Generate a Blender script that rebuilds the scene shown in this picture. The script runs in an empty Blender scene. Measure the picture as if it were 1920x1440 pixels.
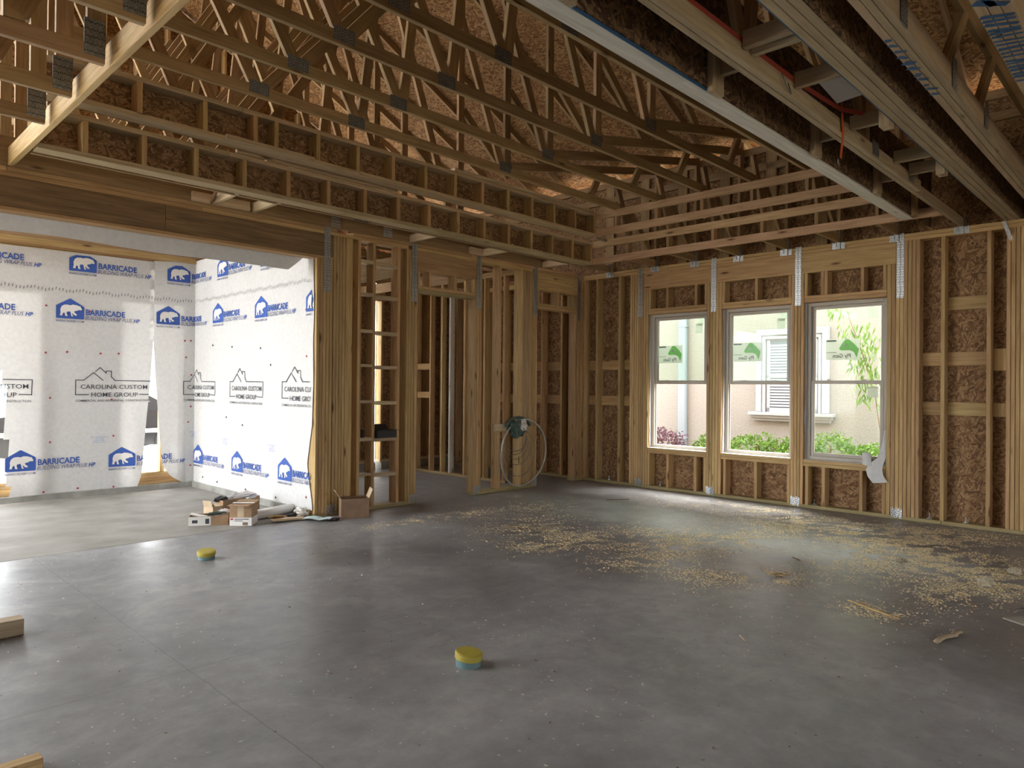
import bpy, bmesh, math, random
from mathutils import Matrix, Vector, noise
random.seed(7)
S = bpy.context.scene
COL = S.collection

# ------------------------------------------------------------------ camera, sky, exposure
cam = bpy.data.cameras.new('camera'); camo = bpy.data.objects.new('camera', cam); COL.objects.link(camo)
yaw, pitch, roll, FPX = -0.800463, 0.003908, 0.008903, 1321.6
r0 = Vector((math.cos(yaw), math.sin(yaw), 0)); f0 = Vector((-math.sin(yaw)*math.cos(pitch), math.cos(yaw)*math.cos(pitch), math.sin(pitch)))
u0 = r0.cross(f0); r2 = math.cos(roll)*r0 + math.sin(roll)*u0; u2 = -math.sin(roll)*r0 + math.cos(roll)*u0
cm = Matrix((r2, u2, -f0)).transposed().to_4x4(); cm.translation = Vector((-8.3804, -6.6410, 1.3941)); camo.matrix_world = cm
cam.sensor_width = 36.0; cam.lens = FPX/1920*36.0; cam.clip_start = .05; cam.clip_end = 200
S.camera = camo
world = bpy.data.worlds.new('overcast_sky'); S.world = world; world.use_nodes = True
wb = world.node_tree.nodes['Background']; wb.inputs[0].default_value = (0.95, 0.98, 1.0, 1); wb.inputs[1].default_value = 1.0
sun = bpy.data.lights.new('hazy_sun', 'SUN'); sun.energy = 4.2; sun.angle = math.radians(65); sun.color = (1, .96, .88)
suno = bpy.data.objects.new('hazy_sun', sun); COL.objects.link(suno); suno.rotation_euler = (0, math.radians(33), 0)
S.view_settings.view_transform = 'Standard'; S.view_settings.look = 'None'; S.view_settings.gamma = 1
S.view_settings.use_curve_mapping = False
S.view_settings.exposure = 3.45
S.cycles.diffuse_bounces = 4; S.cycles.glossy_bounces = 2; S.cycles.transmission_bounces = 4; S.cycles.max_bounces = 6; S.cycles.transparent_max_bounces = 10
S.cycles.caustics_reflective = False; S.cycles.caustics_refractive = False; S.cycles.use_adaptive_sampling = True; S.cycles.adaptive_threshold = .08

# ------------------------------------------------------------------ materials
MATS = {}
def newmat(name):
    m = bpy.data.materials.new(name); m.use_nodes = True; nt = m.node_tree
    b = nt.nodes['Principled BSDF']; MATS[name] = m
    return m, nt, b
def N(nt, t, **k):
    n = nt.nodes.new(t)
    for a, v in k.items(): setattr(n, a, v)
    return n
def plain(name, c, rough=.6, metal=0, spec=None):
    m, nt, b = newmat(name); b.inputs['Base Color'].default_value = (*c, 1); b.inputs['Roughness'].default_value = rough
    b.inputs['Metallic'].default_value = metal
    if spec is not None: b.inputs['Specular IOR Level'].default_value = spec
    return m
def ramp(nt, stops):
    r = N(nt, 'ShaderNodeValToRGB'); e = r.color_ramp.elements
    while len(e) < len(stops): e.new(.5)
    for i, (p, c) in enumerate(stops): e[i].position = p; e[i].color = (*c, 1)
    return r
def objcoord(nt, scale, rand=True):
    tc = N(nt, 'ShaderNodeTexCoord'); mp = N(nt, 'ShaderNodeMapping'); mp.inputs['Scale'].default_value = scale
    nt.links.new(tc.outputs['Object'], mp.inputs['Vector'])
    if rand:
        oi = N(nt, 'ShaderNodeObjectInfo'); mu = N(nt, 'ShaderNodeMath', operation='MULTIPLY'); mu.inputs[1].default_value = 61.0
        nt.links.new(oi.outputs['Random'], mu.inputs[0]); cb = N(nt, 'ShaderNodeCombineXYZ')
        nt.links.new(mu.outputs[0], cb.inputs[0]); nt.links.new(mu.outputs[0], cb.inputs[1]); nt.links.new(mu.outputs[0], cb.inputs[2])
        nt.links.new(cb.outputs[0], mp.inputs['Location'])
    return mp.outputs['Vector']
def wood(name, dark, light, knots=True, rough=.62, vary=.34, sat=1.0):
    m, nt, b = newmat(name)
    v = objcoord(nt, (1.3, 22, 22)); n = N(nt, 'ShaderNodeTexNoise'); n.inputs['Scale'].default_value = 1.6; n.inputs['Detail'].default_value = 6; n.inputs['Distortion'].default_value = .9
    nt.links.new(v, n.inputs['Vector']); r = ramp(nt, [(.25, dark), (.72, light)]); nt.links.new(n.outputs['Fac'], r.inputs[0])
    col = r.outputs[0]
    if knots:
        v2 = objcoord(nt, (1.7, 7, 7)); vo = N(nt, 'ShaderNodeTexVoronoi'); vo.inputs['Scale'].default_value = 1.0; vo.inputs['Randomness'].default_value = 1
        nt.links.new(v2, vo.inputs['Vector']); kr = ramp(nt, [(.045, (.16, .085, .04)), (.13, (1, 1, 1))]); nt.links.new(vo.outputs['Distance'], kr.inputs[0])
        mx = N(nt, 'ShaderNodeMixRGB', blend_type='MULTIPLY'); mx.inputs[0].default_value = .85
        nt.links.new(col, mx.inputs[1]); nt.links.new(kr.outputs[0], mx.inputs[2]); col = mx.outputs[0]
    oi = N(nt, 'ShaderNodeObjectInfo'); hs = N(nt, 'ShaderNodeHueSaturation'); hs.inputs['Saturation'].default_value = sat
    mr = N(nt, 'ShaderNodeMapRange'); mr.inputs[3].default_value = 1-vary*.62; mr.inputs[4].default_value = 1+vary*.38
    nt.links.new(oi.outputs['Random'], mr.inputs[0]); nt.links.new(mr.outputs[0], hs.inputs['Value'])
    mr2 = N(nt, 'ShaderNodeMapRange'); mr2.inputs[3].default_value = .488; mr2.inputs[4].default_value = .508
    ml = N(nt, 'ShaderNodeMath', operation='MULTIPLY'); ml.inputs[1].default_value = 7.31; fr = N(nt, 'ShaderNodeMath', operation='FRACT')
    nt.links.new(oi.outputs['Random'], ml.inputs[0]); nt.links.new(ml.outputs[0], fr.inputs[0]); nt.links.new(fr.outputs[0], mr2.inputs[0]); nt.links.new(mr2.outputs[0], hs.inputs['Hue'])
    nt.links.new(col, hs.inputs['Color']); nt.links.new(hs.outputs[0], b.inputs['Base Color']); b.inputs['Roughness'].default_value = rough
    b.inputs['Specular IOR Level'].default_value = .25
    return m
def osb(name, dark, mid, light, sc=1.0):
    m, nt, b = newmat(name); outs = []
    oi = N(nt, 'ShaderNodeObjectInfo'); rmu = N(nt, 'ShaderNodeMath', operation='MULTIPLY'); rmu.inputs[1].default_value = 37.0; nt.links.new(oi.outputs['Random'], rmu.inputs[0]); rcb = N(nt, 'ShaderNodeCombineXYZ'); nt.links.new(rmu.outputs[0], rcb.inputs[0]); nt.links.new(rmu.outputs[0], rcb.inputs[1])
    for i, (ang, s) in enumerate(((.35, (9, 62, 62)), (-.5, (10, 55, 55)), (1.25, (9, 55, 55)))):
        tc = N(nt, 'ShaderNodeTexCoord'); mp = N(nt, 'ShaderNodeMapping'); mp.inputs['Rotation'].default_value = (0, 0, ang); 
        nt.links.new(tc.outputs['Object'], mp.inputs['Vector']); nt.links.new(rcb.outputs[0], mp.inputs['Location']); mp2 = N(nt, 'ShaderNodeMapping'); mp2.inputs['Scale'].default_value = tuple(q*sc for q in s)
        dn = N(nt, 'ShaderNodeTexNoise'); dn.inputs['Scale'].default_value = 3
        nt.links.new(mp.outputs[0], dn.inputs['Vector']); ad = N(nt, 'ShaderNodeMixRGB', blend_type='ADD'); ad.inputs[0].default_value = .10
        nt.links.new(mp.outputs[0], ad.inputs[1]); nt.links.new(dn.outputs['Color'], ad.inputs[2])
        nt.links.new(ad.outputs[0], mp2.inputs['Vector']); vo = N(nt, 'ShaderNodeTexVoronoi'); vo.inputs['Scale'].default_value = 1
        nt.links.new(mp2.outputs[0], vo.inputs['Vector']); outs.append(vo.outputs['Color'])
    sel = N(nt, 'ShaderNodeTexNoise'); sel.inputs['Scale'].default_value = 16*sc
    tc = N(nt, 'ShaderNodeTexCoord'); nt.links.new(tc.outputs['Object'], sel.inputs['Vector'])
    g1 = N(nt, 'ShaderNodeMath', operation='GREATER_THAN'); g1.inputs[1].default_value = .54; nt.links.new(sel.outputs['Fac'], g1.inputs[0])
    g2 = N(nt, 'ShaderNodeMath', operation='LESS_THAN'); g2.inputs[1].default_value = .44; nt.links.new(sel.outputs['Fac'], g2.inputs[0])
    m1 = N(nt, 'ShaderNodeMixRGB'); nt.links.new(g1.outputs[0], m1.inputs[0]); nt.links.new(outs[0], m1.inputs[1]); nt.links.new(outs[1], m1.inputs[2])
    m2 = N(nt, 'ShaderNodeMixRGB'); nt.links.new(g2.outputs[0], m2.inputs[0]); nt.links.new(m1.outputs[0], m2.inputs[1]); nt.links.new(outs[2], m2.inputs[2])
    sp = N(nt, 'ShaderNodeSeparateColor'); nt.links.new(m2.outputs[0], sp.inputs[0])
    r = ramp(nt, [(.05, dark), (.5, mid), (.95, light)]); nt.links.new(sp.outputs[0], r.inputs[0]); nt.links.new(r.outputs[0], b.inputs['Base Color'])
    b.inputs['Roughness'].default_value = .75; b.inputs['Specular IOR Level'].default_value = .2
    bp = N(nt, 'ShaderNodeBump'); bp.inputs['Strength'].default_value = .35; bp.inputs['Distance'].default_value = .003
    nt.links.new(sp.outputs[1], bp.inputs['Height']); nt.links.new(bp.outputs[0], b.inputs['Normal'])
    return m
wood('pine', (.38, .235, .098), (.61, .43, .208))
wood('pine_truss', (.25, .16, .078), (.43, .30, .155), vary=.35)
wood('pine_pale', (.50, .38, .22), (.72, .60, .40), vary=.2)
wood('pine_white', (.52, .50, .44), (.74, .72, .66), vary=.1)
wood('pine_grey', (.28, .215, .13), (.45, .36, .235), vary=.2)
wood('pine_tan', (.37, .275, .155), (.58, .46, .285), vary=.25)
wood('pine_pink', (.40, .255, .135), (.62, .44, .265), vary=.2)
wood('laminated_lumber', (.13, .085, .04), (.27, .18, .09), vary=.15)
wood('treated_pine', (.27, .22, .10), (.44, .36, .18), vary=.15)
osb('strand_board', (.14, .075, .037), (.25, .142, .070), (.40, .25, .132))
osb('roof_board', (.13, .062, .025), (.26, .14, .06), (.42, .255, .12))
osb('strand_board_shaded', (.035, .022, .014), (.10, .062, .034), (.21, .135, .075))  # shaded copy of the sheathing board, the shade put into its colour

def concrete():
    m, nt, b = newmat('slab_concrete'); L = nt.links.new
    tc = N(nt, 'ShaderNodeTexCoord')
    n1 = N(nt, 'ShaderNodeTexNoise'); n1.inputs['Scale'].default_value = .55; n1.inputs['Detail'].default_value = 9; n1.inputs['Roughness'].default_value = .62; n1.inputs['Distortion'].default_value = .6
    n2 = N(nt, 'ShaderNodeTexNoise'); n2.inputs['Scale'].default_value = 6; n2.inputs['Detail'].default_value = 8; n2.inputs['Roughness'].default_value = .7
    L(tc.outputs['Object'], n1.inputs['Vector']); L(tc.outputs['Object'], n2.inputs['Vector'])
    r1 = ramp(nt, [(.30, (.115, .115, .118)), (.5, (.20, .201, .205)), (.70, (.32, .318, .312))]); L(n1.outputs['Fac'], r1.inputs[0])
    r2 = ramp(nt, [(.3, (.75, .75, .755)), (.7, (1.2, 1.19, 1.17))]); L(n2.outputs['Fac'], r2.inputs[0])
    mx = N(nt, 'ShaderNodeMixRGB', blend_type='MULTIPLY'); mx.inputs[0].default_value = 1; L(r1.outputs[0], mx.inputs[1]); L(r2.outputs[0], mx.inputs[2])
    # troweled swirls of pale dust
    n3 = N(nt, 'ShaderNodeTexNoise'); n3.inputs['Scale'].default_value = 1.5; n3.inputs['Detail'].default_value = 10; n3.inputs['Roughness'].default_value = .72; n3.inputs['Distortion'].default_value = 1.6
    L(tc.outputs['Object'], n3.inputs['Vector']); r3 = ramp(nt, [(.52, (0, 0, 0)), (.78, (1, 1, 1))]); L(n3.outputs['Fac'], r3.inputs[0])
    mx2 = N(nt, 'ShaderNodeMixRGB'); ml = N(nt, 'ShaderNodeMath', operation='MULTIPLY'); ml.inputs[1].default_value = .55
    L(r3.outputs[0], ml.inputs[0]); L(ml.outputs[0], mx2.inputs[0]); L(mx.outputs[0], mx2.inputs[1]); mx2.inputs[2].default_value = (.42, .41, .39, 1)
    # saw-cut joints
    sx = N(nt, 'ShaderNodeSeparateXYZ'); wob = N(nt, 'ShaderNodeTexNoise'); wob.inputs['Scale'].default_value = 4
    L(tc.outputs['Object'], sx.inputs[0]); L(tc.outputs['Object'], wob.inputs['Vector'])
    last = mx2.outputs[0]
    for ax, val, w in ((0, -7.0, .003), (1, -3.12, .0035), (1, -.05, .004), (0, -3.9, .0015)):
        a = N(nt, 'ShaderNodeMath', operation='SUBTRACT'); a.inputs[1].default_value = val; L(sx.outputs[ax], a.inputs[0])
        wv = N(nt, 'ShaderNodeMath', operation='MULTIPLY_ADD'); wv.inputs[1].default_value = .02; wv.inputs[2].default_value = -.01; L(wob.outputs['Fac'], wv.inputs[0])
        ad = N(nt, 'ShaderNodeMath', operation='ADD'); L(a.outputs[0], ad.inputs[0]); L(wv.outputs[0], ad.inputs[1])
        ab = N(nt, 'ShaderNodeMath', operation='ABSOLUTE'); L(ad.outputs[0], ab.inputs[0])
        lt = N(nt, 'ShaderNodeMath', operation='LESS_THAN'); lt.inputs[1].default_value = w; L(ab.outputs[0], lt.inputs[0])
        fm = N(nt, 'ShaderNodeMath', operation='MULTIPLY'); fm.inputs[1].default_value = .42; L(lt.outputs[0], fm.inputs[0])
        q = N(nt, 'ShaderNodeMixRGB'); q.inputs[2].default_value = (.06, .06, .06, 1); L(fm.outputs[0], q.inputs[0]); L(last, q.inputs[1]); last = q.outputs[0]
    L(last, b.inputs['Base Color'])
    rr = ramp(nt, [(.30, (.25, .25, .25)), (.70, (.50, .50, .50))]); L(n1.outputs['Fac'], rr.inputs[0]); L(rr.outputs[0], b.inputs['Roughness'])
    b.inputs['Specular IOR Level'].default_value = .5
    bp = N(nt, 'ShaderNodeBump'); bp.inputs['Strength'].default_value = .12; bp.inputs['Distance'].default_value = .004; L(n2.outputs['Fac'], bp.inputs['Height']); L(bp.outputs[0], b.inputs['Normal'])
concrete()
def noisy(name, a, c, scale, rough=.8, bump=0, spec=.3):
    m, nt, b = newmat(name); n = N(nt, 'ShaderNodeTexNoise'); n.inputs['Scale'].default_value = scale; n.inputs['Detail'].default_value = 7
    tc = N(nt, 'ShaderNodeTexCoord'); nt.links.new(tc.outputs['Object'], n.inputs['Vector'])
    r = ramp(nt, [(.3, a), (.7, c)]); nt.links.new(n.outputs['Fac'], r.inputs[0]); nt.links.new(r.outputs[0], b.inputs['Base Color'])
    b.inputs['Roughness'].default_value = rough; b.inputs['Specular IOR Level'].default_value = spec
    if bump:
        bp = N(nt, 'ShaderNodeBump'); bp.inputs['Strength'].default_value = bump; bp.inputs['Distance'].default_value = .01
        nt.links.new(n.outputs['Fac'], bp.inputs['Height']); nt.links.new(bp.outputs[0], b.inputs['Normal'])
    return m
noisy('curb_concrete', (.22, .22, .20), (.36, .355, .33), 6, .85)
noisy('porch_concrete', (.19, .178, .16), (.29, .275, .25), 3, .7, .1)
noisy('stucco', (.27, .25, .225), (.33, .31, .28), 40, .95, .5)
noisy('ground_soil', (.20, .17, .13), (.36, .32, .26), 5, .95)
noisy('driveway', (.55, .54, .52), (.68, .67, .65), 3, .9)
noisy('cardboard', (.30, .19, .11), (.40, .27, .165), 12, .85)
noisy('cardboard_dark', (.20, .125, .08), (.27, .175, .115), 12, .85)
noisy('cardboard_light', (.50, .38, .25), (.58, .46, .31), 12, .85)
noisy('galvanised', (.34, .36, .37), (.62, .65, .66), 45, .38, .15, .5); MATS['galvanised'].node_tree.nodes['Principled BSDF'].inputs['Metallic'].default_value = .75
noisy('plate_steel', (.17, .185, .19), (.33, .35, .35), 60, .45); MATS['plate_steel'].node_tree.nodes['Principled BSDF'].inputs['Metallic'].default_value = .7
plain('dark_hole', (.03, .03, .03), .8)
plain('vinyl', (.50, .45, .38), .45)
plain('vinyl_white', (.80, .80, .78), .5)
plain('trim_white', (.36, .375, .39), .6)
plain('downspout_white', (.27, .31, .34), .6, 0, .2)
plain('blind_white', (.34, .38, .44), .6)
plain('glass_dark', (.10, .12, .15), .12)
plain('ink_blue', (.035, .10, .40), .6)
plain('ink_navy', (.05, .07, .20), .6)
plain('ink_grey', (.045, .05, .065), .6)
plain('nail_red', (.42, .05, .07), .5)
plain('nail_dark', (.06, .045, .045), .5)
plain('pvc_white', (.72, .70, .66), .4)
plain('cap_yellow', (.40, .33, .05), .5)
plain('pipe_teal', (.13, .22, .24), .5)
plain('black_plastic', (.022, .022, .024), .45)
plain('strap_orange', (.62, .13, .04), .6)
plain('strap_red', (.36, .05, .03), .6)
plain('paint_blue', (.02, .085, .20), .6)
plain('paper_white', (.76, .75, .72), .7)
plain('bag_blue', (.52, .68, .70), .5)
plain('foil', (.62, .60, .60), .3, .4)
def film(name, c, k):
    m, nt, b = newmat(name); b.inputs['Base Color'].default_value = (*c, 1); b.inputs['Roughness'].default_value = .7
    tr = N(nt, 'ShaderNodeBsdfTranslucent'); tr.inputs[0].default_value = (*c, 1); tp = N(nt, 'ShaderNodeBsdfTransparent'); mx = N(nt, 'ShaderNodeMixShader'); mx.inputs[0].default_value = .6; m2 = N(nt, 'ShaderNodeMixShader'); m2.inputs[0].default_value = k
    L = nt.links.new; L(b.outputs[0], mx.inputs[1]); L(tr.outputs[0], mx.inputs[2]); L(mx.outputs[0], m2.inputs[1]); L(tp.outputs[0], m2.inputs[2]); L(m2.outputs[0], nt.nodes['Material Output'].inputs[0])
film('label_grey', (.62, .66, .58), .35); film('label_green', (.14, .50, .08), .15)
plain('hose_grey', (.48, .52, .50), .3, .3)
plain('wire_steel', (.20, .19, .17), .4, .5)
plain('bundle_green', (.05, .085, .075), .3)
plain('sawdust', (.84, .72, .46), .95, 0, .1)
plain('grit', (.62, .60, .54), .95, 0, .1)
plain('rock', (.40, .35, .25), .9)
plain('car_paint', (.02, .022, .026), .12)
plain('car_red', (.60, .02, .04), .3)
plain('sheet_blue', (.45, .62, .72), .4)
plain('rubber', (.02, .02, .02), .8)
plain('bark', (.16, .10, .06), .9)
plain('tan_sheet', (.36, .33, .27), .7)
plain('print_ink_blue2', (.10, .22, .55), .6)
def leafmat(name, a, c):
    m, nt, b = newmat(name); oi = N(nt, 'ShaderNodeTexCoord'); n = N(nt, 'ShaderNodeTexNoise'); n.inputs['Scale'].default_value = 9
    nt.links.new(oi.outputs['Object'], n.inputs['Vector']); r = ramp(nt, [(.35, a), (.65, c)]); nt.links.new(n.outputs['Fac'], r.inputs[0])
    nt.links.new(r.outputs[0], b.inputs['Base Color']); b.inputs['Roughness'].default_value = .5
    out = nt.nodes['Material Output']; tr = N(nt, 'ShaderNodeBsdfTranslucent'); nt.links.new(r.outputs[0], tr.inputs[0])
    mx = N(nt, 'ShaderNodeMixShader'); mx.inputs[0].default_value = .35; nt.links.new(b.outputs[0], mx.inputs[1]); nt.links.new(tr.outputs[0], mx.inputs[2]); nt.links.new(mx.outputs[0], out.inputs[0])
leafmat('leaf_green', (.075, .17, .02), (.19, .32, .05)); leafmat('leaf_purple', (.08, .03, .05), (.19, .09, .12)); leafmat('leaf_peach', (.09, .20, .03), (.20, .32, .07))
def wrapmat():
    m, nt, b = newmat('house_wrap'); L = nt.links.new; tc = N(nt, 'ShaderNodeTexCoord'); n = N(nt, 'ShaderNodeTexNoise'); n.inputs['Scale'].default_value = 25; n.inputs['Detail'].default_value = 8
    L(tc.outputs['Object'], n.inputs['Vector']); r = ramp(nt, [(.3, (.60, .60, .595)), (.7, (.68, .68, .67))]); L(n.outputs['Fac'], r.inputs[0]); L(r.outputs[0], b.inputs['Base Color'])
    b.inputs['Roughness'].default_value = .6; b.inputs['Specular IOR Level'].default_value = .25
    tr = N(nt, 'ShaderNodeBsdfTranslucent'); tr.inputs[0].default_value = (.80, .79, .76, 1); mx = N(nt, 'ShaderNodeMixShader'); mx.inputs[0].default_value = .05
    L(b.outputs[0], mx.inputs[1]); L(tr.outputs[0], mx.inputs[2]); L(mx.outputs[0], nt.nodes['Material Output'].inputs[0])
wrapmat()
def glassmat():
    m, nt, b = newmat('pane_glass'); L = nt.links.new; t = N(nt, 'ShaderNodeBsdfTransparent'); t.inputs[0].default_value = (.93, .97, .945, 1)
    g = N(nt, 'ShaderNodeBsdfGlossy'); g.inputs['Roughness'].default_value = .02; fr = N(nt, 'ShaderNodeFresnel'); fr.inputs[0].default_value = 1.24
    mx = N(nt, 'ShaderNodeMixShader'); L(fr.outputs[0], mx.inputs[0]); L(t.outputs[0], mx.inputs[1]); L(g.outputs[0], mx.inputs[2]); L(mx.outputs[0], nt.nodes['Material Output'].inputs[0])
glassmat()

# ------------------------------------------------------------------ builders
WM = {}
def put(o, parent, M):
    WM[o] = M
    if parent is not None:
        o.parent = parent; o.matrix_basis = WM[parent].inverted() @ M
    else: o.matrix_basis = M
    COL.objects.link(o); return o
def props(o, label=None, cat=None, group=None, kind=None):
    if label: o['label'] = label
    if cat: o['category'] = cat
    if group: o['group'] = group
    if kind: o['kind'] = kind
    return o
def empty(name, loc, label=None, cat=None, group=None, kind=None, rz=0):
    o = bpy.data.objects.new(name, None); o.empty_display_size = .1
    put(o, None, Matrix.Translation(loc) @ Matrix.Rotation(rz, 4, 'Z')); return props(o, label, cat, group, kind)
CACHE = {}
def boxmesh(a, b, c, mat, bev):
    k = (round(a, 4), round(b, 4), round(c, 4), mat, bev)
    if k in CACHE: return CACHE[k]
    bm = bmesh.new(); bmesh.ops.create_cube(bm, size=1, matrix=Matrix.Diagonal((a, b, c, 1)))
    if bev and min(a, b, c) > bev*3: bmesh.ops.bevel(bm, geom=bm.edges[:], offset=bev, segments=1, affect='EDGES')
    me = bpy.data.meshes.new('board'); bm.to_mesh(me); bm.free(); me.materials.append(MATS[mat]); CACHE[k] = me; return me
def box(name, parent, x0, x1, y0, y1, z0, z1, mat='pine', bev=.0025):
    d = [(abs(x1-x0), 0), (abs(y1-y0), 1), (abs(z1-z0), 2)]; s = sorted(d, key=lambda q: -q[0])
    ax = [Vector((1, 0, 0)), Vector((0, 1, 0)), Vector((0, 0, 1))]; e = [ax[q[1]].copy() for q in s]
    if e[0].cross(e[1]).dot(e[2]) < 0: e[2] = -e[2]
    M = Matrix((e[0], e[1], e[2])).transposed().to_4x4(); M.translation = Vector(((x0+x1)/2, (y0+y1)/2, (z0+z1)/2))
    if parent is not None:   # a parent that is turned about Z carries its own frame
        pass
    o = bpy.data.objects.new(name, boxmesh(s[0][0], s[1][0], s[2][0], mat, bev)); return put(o, parent, M)
def lbox(name, parent, x0, x1, y0, y1, z0, z1, mat, bev=.0015, rot=None):
    """box given in the parent's own frame"""
    o = bpy.data.objects.new(name, boxmesh(abs(x1-x0), abs(y1-y0), abs(z1-z0), mat, bev))
    M = Matrix.Translation(((x0+x1)/2, (y0+y1)/2, (z0+z1)/2))
    if rot is not None: M = M @ rot
    return put(o, parent, WM[parent] @ M)
def beam(name, parent, a, b, w, t, mat='pine', up=Vector((0, 1, 0)), bev=.0025):
    """bar from a to b; thickness t along 'up', width w across"""
    a, b = Vector(a), Vector(b); e0 = (b-a).normalized(); e2 = (up - up.dot(e0)*e0).normalized(); e1 = e2.cross(e0)
    M = Matrix((e0, e1, e2)).transposed().to_4x4(); M.translation = (a+b)/2
    o = bpy.data.objects.new(name, boxmesh((b-a).length, w, t, mat, bev)); return put(o, parent, M)
def meshobj(name, parent, verts, faces, mat, loc=(0, 0, 0), smooth=False, local=False):
    me = bpy.data.meshes.new(name); me.from_pydata([tuple(v) for v in verts], [], faces); me.update()
    for m in (mat if isinstance(mat, (list, tuple)) else [mat]): me.materials.append(MATS[m])
    if smooth:
        for p in me.polygons: p.use_smooth = True
    o = bpy.data.objects.new(name, me); M = Matrix.Translation(loc)
    return put(o, parent, (WM[parent] @ M) if (parent is not None and local) else M)
def tube(name, parent, pts, rad, mat, n=8, closed=False, local=False, flat=None):
    pts = [Vector(p) for p in pts]; V = []; F = []; m = len(pts); prev = Vector((0, 0, 1))
    for i, p in enumerate(pts):
        d = (pts[(i+1) % m] - pts[i-1]) if (closed or 0 < i < m-1) else ((pts[1]-pts[0]) if i == 0 else (pts[-1]-pts[-2]))
        d.normalize()
        s = prev.cross(d)
        if s.length < .05: s = Vector((1, .3, .1)).cross(d)
        s.normalize(); u = d.cross(s)
        for k in range(n):
            a = 2*math.pi*k/n; V.append(p + s*math.cos(a)*rad + u*math.sin(a)*(flat if flat else rad))
    for i in range(m if closed else m-1):
        for k in range(n):
            F.append((i*n+k, i*n+(k+1) % n, ((i+1) % m)*n+(k+1) % n, ((i+1) % m)*n+k))
    if not closed: F.append(tuple(range(n))[::-1]); F.append(tuple((m-1)*n+k for k in range(n)))
    return meshobj(name, parent, V, F, mat, smooth=True, local=local)
def lathe(name, parent, prof, mat, n=28, loc=(0, 0, 0), tilt=None):
    V = []; F = []
    for r, z in prof:
        for k in range(n): a = 2*math.pi*k/n; V.append(Vector((r*math.cos(a), r*math.sin(a), z)))
    for i in range(len(prof)-1):
        for k in range(n): F.append((i*n+k, i*n+(k+1) % n, (i+1)*n+(k+1) % n, (i+1)*n+k))
    F.append(tuple(range(n))[::-1]); F.append(tuple((len(prof)-1)*n+k for k in range(n)))
    if tilt: V = [tilt @ v for v in V]
    return meshobj(name, parent, V, F, mat, loc=loc)
def perforated(name, parent, M, L, W, rows, cols, mat='galvanised', hole=.0035):
    """flat galvanised strip with nail holes, in frame M (x along length, y across, z out)"""
    V = []; F = []; MI = []
    def quad(x0, x1, y0, y1, z, mi):
        b = len(V); V.extend([(x0, y0, z), (x1, y0, z), (x1, y1, z), (x0, y1, z)]); F.append((b, b+1, b+2, b+3)); MI.append(mi)
    t = .0025
    b = len(V); V.extend([(-L/2, -W/2, 0), (L/2, -W/2, 0), (L/2, W/2, 0), (-L/2, W/2, 0), (-L/2, -W/2, t), (L/2, -W/2, t), (L/2, W/2, t), (-L/2, W/2, t)])
    for f in ((0, 3, 2, 1), (4, 5, 6, 7), (0, 1, 5, 4), (1, 2, 6, 5), (2, 3, 7, 6), (3, 0, 4, 7)): F.append(f); MI.append(0)
    for i in range(rows):
        for j in range(cols):
            x = -L/2 + L*(i+.5)/rows; y = -W/2 + W*(j+.5)/cols + (hole*.6 if i % 2 else -hole*.6)
            quad(x-hole, x+hole, y-hole, y+hole, t+.0006, 1)
    me = bpy.data.meshes.new(name); me.from_pydata(V, [], F); me.materials.append(MATS[mat]); me.materials.append(MATS['dark_hole'])
    for p, mi in zip(me.polygons, MI): p.material_index = mi
    o = bpy.data.objects.new(name, me); return put(o, parent, M)
def frame(org, ex, ey):
    ex, ey = Vector(ex).normalized(), Vector(ey).normalized(); M = Matrix((ex, ey, ex.cross(ey))).transposed().to_4x4(); M.translation = Vector(org); return M

H = 3.077; T = .038; D6 = .14
NINE = ['first', 'second', 'third', 'fourth', 'fifth', 'sixth', 'seventh', 'eighth', 'ninth', 'tenth']

# ------------------------------------------------------------------ floor, ground, roof
def slab(name, x0, x1, y0, y1, z0, z1, mat, label):
    o = meshobj(name, None, [(x0, y0, z1), (x1, y0, z1), (x1, y1, z1), (x0, y1, z1), (x0, y0, z0), (x1, y0, z0), (x1, y1, z0), (x0, y1, z0)],
                [(0, 1, 2, 3), (7, 6, 5, 4), (0, 4, 5, 1), (1, 5, 6, 2), (2, 6, 7, 3), (3, 7, 4, 0)], mat)
    return props(o, label, 'floor', kind='structure')
slab('floor', -12.3, .15, -10.3, 3.36, -.12, 0, 'slab_concrete', 'grey troweled concrete slab floor with saw-cut joints')
slab('floor_porch', -12.3, -4.51, .0, 3.14, -.02, .0015, 'porch_concrete', 'paler sandy concrete porch slab beyond the header opening')
slab('ground', -40, 40, -30, 60, -.35, -.13, 'ground_soil', 'bare soil ground outside around the house')
slab('driveway', -16, 3, 3.9, 20, -.129, -.10, 'driveway', 'pale concrete drive beyond the wrapped porch wall')

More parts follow.
